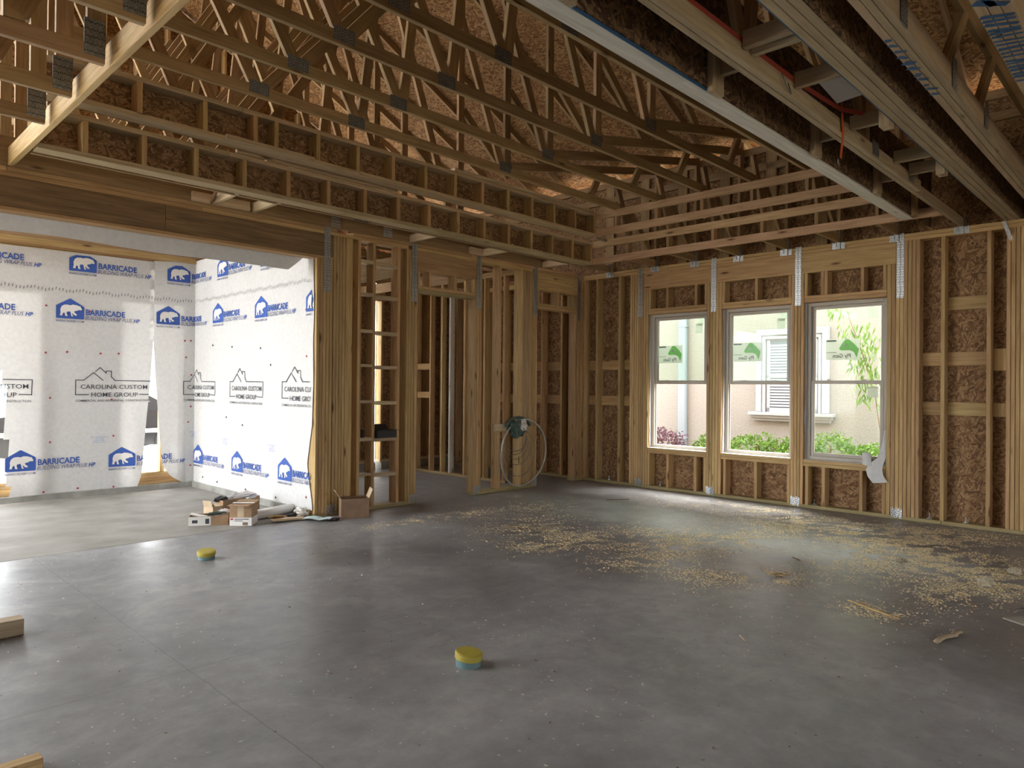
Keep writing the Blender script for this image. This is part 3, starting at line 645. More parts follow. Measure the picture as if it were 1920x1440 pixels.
# ------------------------------------------------------------------ trusses
def member(name, t, y, a, b, w=.089, mat='pine_truss'):
    return beam(name, t, (a[0], y, a[1]), (b[0], y, b[1]), w, T, mat)
def plate(t, x, z, y, w=.17, h=.10):
    return perforated('truss_plate', t, frame((x, y-T/2-.001, z), (1, 0, 0), (0, 0, 1)), w, h, 9, 5, 'plate_steel', .0032)
def top_chords(t, y, xl=-12.9):
    member('top_chord', t, y, (.6, roofz(.6)-.05), (RIDGE, ZR-.05)); member('top_chord', t, y, (xl, roofz(xl)-.05), (RIDGE-.02, ZR-.05))
def webs(t, y, zc):
    c = zc+.089
    member('web', t, y, (-5.80, c), (-7.55, 6.9), .089); member('web', t, y, (-5.72, c), (-3.62, 6.25))
    member('web', t, y, (-4.86, c), (-6.75, 7.3)); member('web', t, y, (-4.80, c), (-4.45, 6.65))
    member('web', t, y, (-3.02, c), (-4.22, 6.55)); member('web', t, y, (-2.94, c), (-2.94, 5.95))
    member('web', t, y, (-2.90, 4.62), (-2.15, 3.99), .089)
def hanger(t, y):
    V = []; F = []
    def q(x0, x1, y0, y1, z0, z1):
        b = len(V); V.extend([(x0, y0, z0), (x1, y0, z0), (x1, y1, z0), (x0, y1, z0), (x0, y0, z1), (x1, y0, z1), (x1, y1, z1), (x0, y1, z1)])
        F.extend([tuple(b+i for i in f) for f in ((0, 3, 2, 1), (4, 5, 6, 7), (0, 1, 5, 4), (1, 2, 6, 5), (2, 3, 7, 6), (3, 0, 4, 7))])
    q(-.02, .035, y-.024, y-.021, 3.0, 3.2); q(-.02, .035, y+.021, y+.024, 3.03, 3.2); q(-.006, -.003, y-.07, y+.07, 3.003, 3.075); q(-.03, -.006, y-.022, y+.022, 3.072, 3.0765)
    o = meshobj('hanger_bracket', t, V, F, ['galvanised', 'dark_hole'])
    for i in range(3):
        for j in range(2): perforated('nail_head', t, frame((-.0062, y-.045+i*.045, 3.02+j*.035), (0, 1, 0), (0, 0, 1)), .012, .012, 1, 1, 'galvanised', .0025) if False else None
    return o
TY = [-1.25, -1.865, -2.48, -3.09, -3.70, -4.305]
for k, y in enumerate(TY):
    t = empty('roof_truss', (-3.6, y, H), f'raised tray roof truss, {NINE[k]} out from the long ladder-framed soffit', 'truss', 'raised tray trusses over the room')
    member('bottom_chord', t, y, (-7.14, 3.735), (-.86, 3.735)); top_chords(t, y); webs(t, y, 3.69)
    member('bottom_chord', t, y, (-12.1, 3.1215), (-7.22, 3.1215)); member('web', t, y, (-7.26, 3.17), (-7.26, 3.95)); member('web', t, y, (-7.62, 3.17), (-7.62, 6.95)); member('web', t, y, (-8.4, 3.17), (-8.4, 6.55)); member('web', t, y, (-9.2, 3.17), (-8.45, 5.4)); member('web', t, y, (-7.3, 3.9), (-7.6, 3.2))
    member('bottom_chord', t, y, (-.66, 3.1215), (.09, 3.1215)); member('web', t, y, (-.625, 3.17), (-.625, 3.72)); member('web', t, y, (-.885, 3.40), (-.885, 3.69)); member('web', t, y, (-.60, 3.72), (-.06, 3.19))
    member('web', t, y, (-2.88, 3.80), (.02, 4.40)); member('heel_post', t, y, (.045, 3.17), (.045, 4.52)); member('web', t, y, (-1.45, 3.78), (-1.25, 4.1)); member('web', t, y, (-.9, 4.0), (-.62, 3.4))
    for x, z in ((-5.77, 3.76), (-4.86, 3.74), (-2.98, 3.77), (-7.27, 3.20)): plate(t, x, z, y) if x > -7 else plate(t, x, z, y, .10, .19)
    hanger(t, y)
# flat girder truss beyond the tray edge
t = empty('girder_truss', (-4, -4.91, H), 'two-ply girder truss beside the shade-darkened strand board knee wall', 'truss')
y = -4.91; member('bottom_chord', t, y, (-9.6, 3.1215), (.09, 3.1215), .089, 'pine_grey'); beam('bottom_chord', t, (-9.6, y-.04, 3.1215), (-1.72, y-.04, 3.1215), .089, T, 'pine_grey'); top_chords(t, y); webs(t, y, 3.077); hanger(t, y)
for x in (-5.95, -2.9, -2.0): perforated('truss_plate', t, frame((x, y-.06, 3.14), (1, 0, 0), (0, 0, 1)), .14, .10, 8, 5, 'plate_steel', .0032)
for k, y in enumerate((-.49, .58, 1.19, 1.80, 2.41, 3.02)):
    t = empty('porch_truss', (-4, y, H), ('flat roof truss just behind the long ladder-framed soffit' if k == 0 else f'flat roof truss over the porch, {NINE[k-1]} beyond the header wall'), 'truss', 'flat trusses beyond the room')
    member('bottom_chord', t, y, (-8.5 if k else -7.14, 3.1215), (.09, 3.1215)); top_chords(t, y, -8.5); webs(t, y, 3.077)
    for x in ((-7.0, -7.6, -8.2) if k else (-7.0,)): member('web', t, y, (x, 3.17), (x, roofz(x)-.1))
    member('web', t, y, (-6.5, 3.17), (-5.1, 5.6)); hanger(t, y)
    if k == 0: plate(t, -4.3, 3.12, y)

# ------------------------------------------------------------------ stepped tray ceiling frames
def ladder(y, z0, z1, xs, label, xl, xr):
    t = empty('tray_ladder', ((xl+xr)/2, y, z0), label, 'ceiling frame')
    for a, b in ((xl, -4.6), (-4.597, xr)): box('bottom_rail', t, a, b, y, y+D6, z0, z0+T, 'pine_tan')
    for a, b in ((xl, -5.75), (-5.747, xr)): box('top_rail', t, a, b, y, y+D6, z1-T, z1, 'pine_tan')
    for x in xs: box('ladder_stud', t, x-T, x, y+.001, y+D6-.001, z0+T, z1-T, 'pine')
    for a, b in ((xl, -5.2), (-5.197, -2.76), (-2.757, xr)): box('sheathing_panel', t, a, b, y+D6+.001, y+D6+.012, z0, z1, 'strand_board', 0)
    return t
lt = ladder(-.69, 3.077, 3.387, [-6.819, -6.408, -6.005, -5.592, -5.177, -4.762, -4.35, -3.938, -3.529, -3.113, -2.706, -2.30, -1.896, -1.494, -1.086, -.690], 'lower ladder frame of the tray ceiling along the header wall', -7.14, -.69)
box('cleat', lt, -5.7, -4.0, -.73, -.692, 3.39, 3.428, 'pine_tan')
ut = ladder(-.94, 3.39, 3.70, [-6.525, -6.038, -5.616, -5.428, -5.024, -4.603, -4.194, -3.782, -3.379, -2.976, -2.567, -2.156, -1.754, -1.345, -.94], 'upper ladder frame of the tray ceiling along the header wall', -7.14, -.94)
box('top_rail', ut, -3.4, -1.05, -.93, -.80, 3.703, 3.741, 'pine_pale'); box('cleat', ut, -5.9, -5.1, -.98, -.942, 3.395, 3.433, 'pine_tan')
rt = empty('tray_rails', (-.8, -2.7, H), 'four bare pinkish rails of the tray ceiling above the window wall', 'ceiling frame')
for x, z0, y1 in ((-.69, 3.077, -4.885), (-.69, 3.30, -4.53), (-.94, 3.392, -4.53), (-.94, 3.61, -4.53)):
    box('rail', rt, x, x+T, y1, (-.692 if x > -.8 else -.942), z0, z0+.089, 'pine_pink')
box('soffit_rail', rt, -.92, -.65, -.94, -.90, 3.36, 3.385, 'pine_grey')
et = empty('tray_edge_board', (-7.16, -3, H), 'pale long board closing the left edge of the tray ceiling', 'board')
box('edge_board', et, -7.195, -7.157, -4.53, -.02, 3.077, 3.217, 'pine')
kw = empty('knee_wall', (-4, -4.6, H), 'shade-darkened strand board knee wall on a whitish bottom plate', 'ceiling frame')
box('bottom_plate', kw, -9.6, -4.95, -4.645, -4.535, 3.077, 3.115, 'pine_white'); box('bottom_plate', kw, -4.947, -.70, -4.645, -4.535, 3.077, 3.115, 'pine_white'); box('top_plate', kw, -9.6, -.70, -4.645, -4.535, 3.65, 3.688, 'pine_truss')
for x0, x1 in ((-9.6, -7.1), (-7.097, -4.68), (-4.677, -2.24), (-2.237, -.1)): box('web_panel', kw, x0, x1, -4.66, -4.648, 3.09, 3.72, 'strand_board_shaded', 0)
box('paint_line', kw, -9.6, -4.7, -4.6535, -4.6455, 3.0755, 3.089, 'paint_blue', 0)
for x in (-6.02, -4.69, -3.22, -1.86): box('hanging_block', kw, x-.10, x+.03, -4.70, -4.662, 3.06, 3.45, 'pine_grey'); box('lookout', kw, x-.02, x+T-.02, -4.885, -4.70, 3.17, 3.26, 'pine_grey')
for x in (-.75,): box('hanging_block', kw, x-.09, x, -4.70, -4.662, 3.08, 3.5, 'pine_truss')

# ------------------------------------------------------------------ beams at the right
def plied(name, label, y0, n, w, h, mat, xl=-9.6, xr=.13, z0=H+.0005):
    t = empty(name, ((xl+xr)/2, y0, z0), label, 'beam')
    for i in range(n): box('ply', t, xl, xr, y0-(i+1)*w+.001, y0-i*w-.001, z0+random.uniform(0, .003), z0+h, mat)
    return t
b1 = plied('laminated_beam', 'three-ply beam with blue painted lower edge over the window wall', -5.27, 3, .046, .36, 'pine_grey')
box('side_panel', b1, -9.6, .13, -5.421, -5.4095, 3.083, 3.44, 'strand_board_shaded', 0)  # thin sheet added to darken the shaded side of the beam
box('paint_line', b1, -9.6, -1.1, -5.271, -5.262, 3.085, 3.11, 'paint_blue', 0)
box('bottom_strip', b1, -9.6, .13, -5.408, -5.27, 3.058, 3.077, 'pine') if False else None
for x in (-5.0, -4.9, -4.35, -3.45, -2.5, -2.1): box('lookout', b1, x, x+T, -5.262, -4.975, 3.13, 3.22, 'pine_grey')
for x in (-3.6, -2.25): box('hanging_block', b1, x, x+.10, -5.262, -5.20, 3.05, 3.4, 'pine_grey')
def paint(t, strokes):
    for a, b, w in strokes:
        a, b = Vector(a), Vector(b); d = (b-a).normalized(); s = Vector((-d.y, d.x, 0))*w/2
        k = [a-s, a+s, b+s*.7, b-s*.7]; meshobj('paint_mark', t, [Vector((v.x, v.y, 3.0762)) for v in k], [(0, 3, 2, 1)], 'paint_blue')
b2 = plied('girder_beam', 'three-ply girder with blue spray marks and steel side plates', -5.55, 3, .039, .12, 'pine_grey')
member('top_chord', b2, -5.61, (-9.6, 3.75), (.1, 3.75), .12)
for x in (-4.81, -3.86, -3.03, -6.2): perforated('truss_plate', b2, frame((x, -5.67, 3.16), (1, 0, 0), (0, 0, 1)), .10, .17, 6, 8, 'plate_steel', .003); member('web', b2, -5.61, (x, 3.2), (x+.5, 3.72))
paint(b2, [((-4.72+i*.085+random.uniform(-.02, .02), -5.556, 0), (-4.69+i*.085, -5.60+random.uniform(-.01, .02), 0), random.uniform(.03, .06)) for i in range(11)])
b3 = plied('end_girder', 'wide girder nearest the camera striped with blue spray paint', -5.93, 3, .045, .14, 'pine_grey')
member('top_chord', b3, -6.0, (-9.6, 3.75), (.1, 3.75), .12)
for x in (-4.4, -3.4, -2.4, -5.4): member('web', b3, -6.0, (x, 3.2), (x+.6, 3.72))
paint(b3, [((-4.64+i*.052+random.uniform(-.012, .012), -5.935, 0), (-4.60+i*.052+random.uniform(-.02, .02), -6.055, 0), random.uniform(.022, .038)) for i in range(18)] + [((-4.80, -5.94, 0), (-4.70, -6.05, 0), .05), ((-4.86, -5.98, 0), (-4.72, -6.0, 0), .04)])
t = empty('roof_truss', (-4, -6.5, H), 'flat roof truss overhead behind the blue-striped girder', 'truss')
member('bottom_chord', t, -6.5, (-9.6, 3.1215), (.09, 3.1215)); top_chords(t, -6.5); webs(t, -6.5, 3.077)
for x in (-2.6, -3.8): box('lookout', t, x, x+T, -6.48, -6.07, 3.15, 3.24, 'pine_truss')

# orange ratchet strap
st = empty('ratchet_strap', (-3.6, -4.95, 3.0), 'orange ratchet strap slung over the girder with its tail hanging', 'strap')
def ribbon(name, parent, pts, w, mat, side):
    V = []; F = []; side = Vector(side)*w/2
    for p in pts: V += [Vector(p)-side, Vector(p)+side]
    n = len(pts)
    for i in range(n-1): F.append((2*i, 2*i+1, 2*i+3, 2*i+2))
    k = len(V); V += [v+Vector((0, -.002, 0)) for v in V[:k]]; F += [tuple(k+i for i in f[::-1]) for f in F[:n-1]]
    return meshobj(name, parent, V, F, mat)
ribbon('tail', st, [(-3.61, -4.982, 3.19), (-3.585, -4.98, 3.08), (-3.60, -4.978, 2.98), (-3.615, -4.976, 2.90)], .035, 'strap_orange', (1, 0, 0))
ribbon('upper_tail', st, [(-3.63, -4.985, 3.30), (-3.61, -4.983, 3.19)], .035, 'strap_red', (1, 0, 0))
ribbon('webbing', st, [(-6.6, -4.965, 3.178), (-5.6, -4.965, 3.176), (-4.8, -4.967, 3.178), (-4.3, -4.97, 3.18), (-3.9, -4.98, 3.195), (-3.63, -4.985, 3.21), (-3.3, -5.12, 3.22)], .024, 'strap_red', (0, -.35, 1))
tube('hook', st, [(-3.615, -4.96, 2.90), (-3.61, -4.96, 2.875), (-3.59, -4.96, 2.86), (-3.575, -4.96, 2.875)], .004, 'wire_steel', 6)
cl = tube('wire_loop', None, [(-4.55, -4.985, 3.15), (-4.50, -4.99, 3.10), (-4.44, -4.99, 3.06), (-4.42, -4.985, 3.07), (-4.46, -4.985, 3.12)], .004, 'wire_steel', 6); props(cl, 'small bent wire loop hanging from the two-ply girder', 'wire')
V, F = [(-4.1, -5.0, 3.25), (-3.75, -5.0, 3.21), (-3.65, -5.2, 3.27), (-3.95, -5.22, 3.33), (-3.9, -5.1, 3.36)], [(0, 1, 4), (1, 2, 4), (2, 3, 4), (3, 0, 4), (0, 3, 2, 1)]
props(meshobj('plastic_sheet_scrap', None, V, F, 'paper_white'), 'crumpled pale plastic scrap lodged between girder and beam', 'scrap')

# ------------------------------------------------------------------ windows
def window(k, ya, yb, raised):
    w = empty(f'window_{k}', (.1, (ya+yb)/2, .567), ['tan vinyl sash window nearest the corner, sash raised', 'tan vinyl sash window in the middle, sash raised', 'tan vinyl sash window with a peeling wrap roll at its corner'][k-1], 'window', kind='structure')
    z0, z1 = .568, 2.418; y0, y1 = yb+.008, ya-.008; F_ = .042; X0, X1 = .085, .165
    box('frame_jamb', w, X0, X1, y1-F_, y1, z0, z1, 'vinyl', .004); box('frame_jamb', w, X0, X1, y0, y0+F_, z0, z1, 'vinyl', .004)
    box('frame_head', w, X0, X1, y0+F_, y1-F_, z1-F_, z1, 'vinyl', .004); box('frame_sill', w, X0, X1, y0+F_, y1-F_, z0, z0+F_, 'vinyl', .004)
    box('jamb_track', w, X0+.035, X0+.045, y1-F_-.012, y1-F_, z0+F_, z1-F_, 'vinyl', 0); box('jamb_track', w, X0+.035, X0+.045, y0+F_, y0+F_+.012, z0+F_, z1-F_, 'vinyl', 0)
    zm = 1.46; a, b = y0+F_+.004, y1-F_-.004
    def sash(x0, x1, za, zb, nm):
        s = box(nm, w, x0, x1, a, a+.036, za, zb, 'vinyl', .003)
        box('sash_stile', s, x0, x1, b-.036, b, za, zb, 'vinyl', .003); box('sash_rail', s, x0, x1, a+.036, b-.036, zb-.036, zb, 'vinyl', .003); box('sash_rail', s, x0, x1, a+.036, b-.036, za, za+.04, 'vinyl', .003)
        box('pane', s, (x0+x1)/2-.003, (x0+x1)/2+.003, a+.036, b-.036, za+.04, zb-.036, 'pane_glass', 0); return s
    up = sash(.128, .155, zm, z1-F_, 'upper_sash')
    lo = sash(.098, .125, (zm-.01 if raised else z0+F_), (z1-F_-.01 if raised else zm+.04), 'lower_sash')
    for yy in (a+.2, b-.2): box('sash_lock', lo, .088, .10, yy-.02, yy+.02, (zm+.032 if raised else zm+.041), (zm+.045 if raised else zm+.055), 'vinyl', .002)
    # factory sticker, seen from its back
    yc = b-.225 if k < 3 else b-.33; xs = .1135 if k < 3 else .1375; zc = 1.86
    def st2(nm, ya_, yb_, za_, zb_, mat, dx=0): return box(nm, up, xs+dx, xs+dx+.0006, yb_, ya_, za_, zb_, mat, 0)
    st2('sticker', yc+.18, yc-.20, zc-.12, zc+.12, 'label_grey'); st2('sticker_bar', yc+.17, yc+.06, zc+.095, zc+.11, 'ink_grey', -.001); st2('sticker_bar', yc+.17, yc+.06, zc-.035, zc-.03, 'ink_grey', -.001)
    P = [(.03, .01), (.0, .06), (-.04, .115), (-.08, .115), (-.14, .06), (-.19, .0), (-.165, -.10), (-.13, -.03), (-.085, -.01), (.01, -.01)]
    meshobj('sticker_logo', up, [(xs-.0012, yc+p, zc+q) for p, q in P], [tuple(range(len(P)))], 'label_green')
    P = [(-.02, .03), (-.05, .07), (-.075, .03)]; meshobj('sticker_logo_gap', up, [(xs-.0016, yc+p, zc+q) for p, q in P], [(0, 1, 2)], 'label_grey')
    V, F, asp = text2d('Ply Gem', .015); meshobj('sticker_lettering', up, [(xs-.0016, yc-.10+x*.20, zc-.095+y_*.065) for x, y_ in V], F, 'ink_grey')
    if k < 3: box('corner_label', up, .1135, .1141, a+.07, a+.17, 2.13, 2.26, 'label_grey', 0); box('corner_label', up, .1425, .1431, a+.03, a+.15, 2.26, 2.36, 'label_grey', 0)
    else: box('corner_label', up, .1425, .1431, a+.07, a+.18, 2.21, 2.33, 'label_grey', 0); box('corner_label', up, .1135, .1141, a+.06, a+.17, 1.31, 1.43, 'label_grey', 0)
    # house wrap turned into the rough opening, wavy edge
    for side, yy, sg in (('wrap_return', ya-.002, -1), ('wrap_return', yb+.002, 1)):
        V = []; F = []
        for i in range(31):
            z = z0 + (z1-z0)*i/30; e = .035+.022*fbm(z*2.3+k*5, side.__len__()+sg, 1)+.012*fbm(z*8, k, 2)
            V += [(.15, yy+sg*.004, z), (e, yy+sg*(.003+.006*abs(fbm(z*5, k+sg, 3))), z)]
        for i in range(30): F.append((2*i, 2*i+1, 2*i+3, 2*i+2))
        meshobj(side, w, V, F, 'house_wrap', smooth=True)
    V = []; F = []
    for i in range(21):
        y = yb + (ya-yb)*i/20; V += [(.15, y, .570), (.012+.012*fbm(y*4, k, 1), y, .5695), (.004, y, .562-.012*abs(fbm(y*6, k, 4)))]
    for i in range(20): F += [(3*i, 3*i+3, 3*i+4, 3*i+1), (3*i+1, 3*i+4, 3*i+5, 3*i+2)]
    meshobj('wrap_return', w, V, F, 'house_wrap', smooth=True)
    return w
W1 = window(1, *WIN[0], True); W2 = window(2, *WIN[1], True); W3 = window(3, *WIN[2], False)
# curled tail of wrap at the third window
def curl():
    V = []; F = []
    prof = [(.03, .95, -4.195), (.02, .80, -4.19), (.005, .66, -4.17), (-.015, .58, -4.12), (-.03, .52, -4.10), (-.045, .45, -4.12), (-.05, .38, -4.17)]
    wid = [.03, .05, .09, .15, .17, .16, .15]
    for (x, z, y), w_ in zip(prof, wid): V += [(x, y+w_/2, z-.01), (x-.012, y, z), (x, y-w_/2, z+.012)]
    for i in range(len(prof)-1): F += [(3*i, 3*i+1, 3*i+4, 3*i+3), (3*i+1, 3*i+2, 3*i+5, 3*i+4)]
    meshobj('wrap_tail', W3, V, F, 'house_wrap', smooth=True)
    V = []; F = []
    for i in range(15):
        a = i/14*5.2; r = .055-.002*i
        for zz in (.555, .69): V.append((-.01+r*math.cos(a)*.8, -4.03+r*math.sin(a)*1.3, zz+.01*math.sin(a)))
    for i in range(14): F.append((2*i, 2*i+2, 2*i+3, 2*i+1))
    meshobj('wrap_roll', W3, V, F, 'house_wrap', smooth=True)
curl()

# ------------------------------------------------------------------ neighbouring house and planting
NX = 4.0
nh = empty('neighbour_house', (NX, -1.5, -.13), 'neighbouring stucco house wall seen through the windows', 'house')
box('stucco_wall', nh, NX, NX+.25, -14, 10, -.13, 4.8, 'stucco', 0); box('shading_eave', nh, NX-.5, NX+.1, -14, 10, 4.75, 4.85, 'trim_white', 0)  # unseen eave and wall height set to keep sky light off the stucco
def nwin(y0, y1, z0, z1):
    s = empty('house_window', (0, 0, 0)); COL.objects.unlink(s); s.name = 'house_window'; put(s, nh, Matrix.Translation((NX, (y0+y1)/2, z0)))
    def tr(a, b, c, d, x): box('window_trim', s, NX-x, NX, a, b, c, d, 'trim_white', .008)
    for i, (o, w_, x) in enumerate(((0, .17, .04), (.012, .10, .07), (.13, .05, .06))):
        tr(y0+o, y0+o+w_, z0, z1-o, x); tr(y1-o-w_, y1-o, z0, z1-o, x); tr(y0+o, y1-o, z1-o-w_, z1-o, x+.002)
    tr(y0-.10, y1+.10, z0-.06, z0, .15); tr(y0-.06, y1+.06, z0-.11, z0-.06, .11); tr(y0-.03, y1+.03, z0-.16, z0-.11, .07)
    ia, ib, iz0, iz1 = y0+.20, y1-.20, z0, z1-.20
    box('sash_frame', s, NX-.03, NX+.01, ia, ia+.06, iz0, iz1, 'trim_white'); box('sash_frame', s, NX-.03, NX+.01, ib-.06, ib, iz0, iz1, 'trim_white'); box('sash_frame', s, NX-.03, NX+.01, ia, ib, iz0, iz0+.08, 'trim_white'); box('sash_frame', s, NX-.03, NX+.01, ia, ib, (iz0+iz1)/2-.03, (iz0+iz1)/2+.03, 'trim_white')
    box('pane', s, NX-.004, NX-.001, ia, ib, iz0, iz1, 'glass_dark', 0)
    n = 22
    for i in range(n): box('shutter_slat', s, NX-.02, NX-.006, ia+.06, ib-.06, iz0+.1+(iz1-iz0-.16)*i/n, iz0+.1+(iz1-iz0-.16)*i/n+.034, 'blind_white', 0)
    box('muntin', s, NX-.028, NX-.02, (ia+ib)/2-.012, (ia+ib)/2+.012, iz0, iz1, 'trim_white')
nwin(-2.17, -.87, .98, 2.47)
nwin(-8.2, -6.9, .98, 2.47)
box('downspout', nh, NX-.09, NX, .545, .72, -.1, 4.75, 'downspout_white', .02)
for z in (.4, 2.6): box('downspout_clip', nh, NX-.095, NX, .53, .735, z, z+.03, 'downspout_white')
def shrub(name, label, cat, loc, rad, hgt, n, mat, leaf=.05, group=None, stem=True):
    t = empty(name, loc, label, cat, group); rnd = random.Random(hash((round(loc[0], 2), round(loc[1], 2), n)) & 0xffff)
    V = []; F = []
    for i in range(n):
        u = rnd.random(); th = rnd.random()*6.283; ph = math.acos(1-1.55*rnd.random()); rr = (.55+.45*u**.5)
        rr *= .85+.3*fbm(th*1.6, ph*2, loc[1])
        c = Vector((rad*rr*math.sin(ph)*math.cos(th), rad*1.15*rr*math.sin(ph)*math.sin(th), hgt*.48+hgt*.52*rr*math.cos(ph)))
        d = Vector((rnd.gauss(0, 1), rnd.gauss(0, 1), rnd.gauss(.5, .8))).normalized(); s = d.cross(Vector((rnd.gauss(0, 1), rnd.gauss(0, 1), rnd.gauss(0, 1)))).normalized()
        L_ = leaf*(.7+.6*rnd.random()); k = len(V); nn = d.cross(s)
        V += [c-d*L_/2, c+s*L_*.27+nn*.006, c+d*L_/2, c-s*L_*.27+nn*.006]; F += [(k, k+1, k+2, k+3)]
    meshobj('foliage', t, V, F, mat, local=True)['kind'] = 'stuff'
    if stem:
        for q in range(4): a = q*1.6+.3; tube('stem', t, [(0.02*math.cos(a), .02*math.sin(a), 0), (rad*.3*math.cos(a), rad*.3*math.sin(a), hgt*.35), (rad*.55*math.cos(a), rad*.6*math.sin(a), hgt*.7)], .012, 'bark', 6, local=True)
    return t
shrub('flowering_shrub', 'purple leaved shrub below the corner window beside the downspout', 'shrub', (3.0, .55, -.13), .55, .86, 1500, 'leaf_purple', .055)
for i, (x, y, r, h, lb) in enumerate(((3.1, -.52, .42, .80, 'small round green hedge shrub between the corner and middle windows'), (3.0, -1.35, .52, .84, 'broad green hedge shrub seen through the middle window'), (3.0, -2.05, .42, .80, 'green hedge shrub at the edge of the middle window'), (2.6, -2.68, .50, .93, 'green hedge shrub behind the left half of the roll window'), (2.5, -3.28, .45, .82, 'green hedge shrub under the peach branch'))):
    shrub('hedge_shrub', lb, 'shrub', (x, y, -.13), r, h, 1500, 'leaf_green', .06, 'hedge shrubs along the neighbour wall')
pt = empty('peach_tree', (1.9, -3.62, -.13), 'young tree with drooping narrow green leaves outside the right window', 'tree')
tube('trunk', pt, [(1.9, -3.65, -.13), (1.9, -3.62, .6), (1.92, -3.52, 1.3), (1.92, -3.35, 1.9), (1.9, -3.16, 2.45)], .006, 'bark', 7)
V = []; F = []; rnd = random.Random(3)
for bx_, by_, bz_, nl in ((1.92, -3.00, 2.52, 26), (1.9, -3.18, 2.26, 30), (1.88, -3.30, 2.06, 34), (1.92, -3.42, 2.2, 30), (1.9, -3.32, 1.80, 36), (1.9, -3.46, 1.95, 30), (1.9, -3.42, 1.58, 34), (1.9, -3.55, 1.7, 26), (1.9, -3.36, 1.36, 22), (1.92, -3.5, 1.3, 22)):
    for i in range(nl):
        c = Vector((bx_+rnd.uniform(-.14, .14), by_+rnd.uniform(-.13, .13), bz_+rnd.uniform(-.12, .12))); d = Vector((rnd.uniform(-.6, .6), rnd.uniform(-.7, .7), -.9)).normalized(); s = d.cross(Vector((rnd.gauss(0, 1), rnd.gauss(0, 1), .2))).normalized(); L_ = rnd.uniform(.09, .15); k = len(V)
        V += [c, c+d*L_*.4+s*.012, c+d*L_+Vector((0, 0, -.01)), c+d*L_*.4-s*.012]; F.append((k, k+1, k+2, k+3))
meshobj('foliage', pt, V, F, 'leaf_peach')['kind'] = 'stuff'

# ------------------------------------------------------------------ beyond the torn wrap: a parked car and stacked sheets
car = empty('parked_car', (-4.3, 9.2, -.10), 'dark car parked outside beyond the slit in the wrap', 'car')
prof = [(-2.2, .28), (-2.25, .62), (-1.95, .82), (-1.2, .90), (-.65, 1.36), (.75, 1.40), (1.45, .98), (2.15, .88), (2.25, .55), (2.2, .28)]
V = []; F = []; n = len(prof)
for yy, inset in ((-.88, 0), (.88, 0)):
    for x, z in prof: V.append((x, yy*(.86 if z > 1.1 else 1), z))
for i in range(n): j = (i+1) % n; F.append((i, j, n+j, n+i))
F.append(tuple(range(n))); F.append(tuple(range(n, 2*n))[::-1]); meshobj('body', car, V, F, 'car_paint', local=True)
for sg in (-1, 1): meshobj('side_window', car, [(-1.05, sg*.87, .93), (1.25, sg*.87, .97), (.7, sg*.79, 1.33), (-.6, sg*.79, 1.3)], [(0, 1, 2, 3)], 'glass_dark', local=True)
for x in (-1.4, 1.4):
    for sg in (-1, 1):
        w_ = lathe('wheel', car, [(.18, -.1), (.32, -.1), (.32, .1), (.18, .1)], 'rubber', 20, tilt=Matrix.Rotation(math.pi/2, 3, 'X')); w_.matrix_basis = Matrix.Translation((x, sg*.8, .32))
box('bumper_trim', car, -6.5, -2.1, 8.28, 8.31, .42, .50, 'galvanised')
tp = empty('tarp_pile', (-4.8, 6.2, -.10), 'black plastic sheeting heaped on the ground beyond the wrap', 'tarp')
V = []; F = []
for i in range(25):
    for j in range(13):
        x = -2+4*i/24; y = -.8+1.6*j/12; V.append((x, y, max(0, .42*(1-(y/.8)**2)*(1-(x/2)**4)*(1+.35*fbm(x*2.2, y*4, 3)))))
for i in range(24):
    for j in range(12): a = i*13+j; F.append((a, a+13, a+14, a+1))
meshobj('sheeting', tp, V, F, 'black_plastic', smooth=True, local=True)
sp = empty('leaning_sheets', (-4.6, 11.5, -.1), 'pale blue corrugated sheets standing beyond the parked car', 'sheet stack')
for i in range(14): box('corrugation', sp, -6.6+i*.32, -6.6+i*.32+.28, 11.5, 11.54, -.1, 1.5, 'sheet_blue')
red = empty('red_barrier', (-8.0, 8.0, -.1), 'red plastic barrier outside at the torn edge of the wrap', 'barrier')
for z in (.85, .98): box('rail', red, -9.2, -7.3, 7.98, 8.02, z, z+.07, 'car_red')
for x in (-9.1, -7.4): box('post', red, x, x+.06, 7.97, 8.03, -.1, 1.1, 'car_red')
fence = empty('white_fence', (-4, 15, -.1), 'white panel fence at the far side of the drive', 'fence')
for i in range(12): box('panel', fence, -14+i*1.8, -14+i*1.8+1.76, 15, 15.05, -.1, 1.9, 'trim_white')

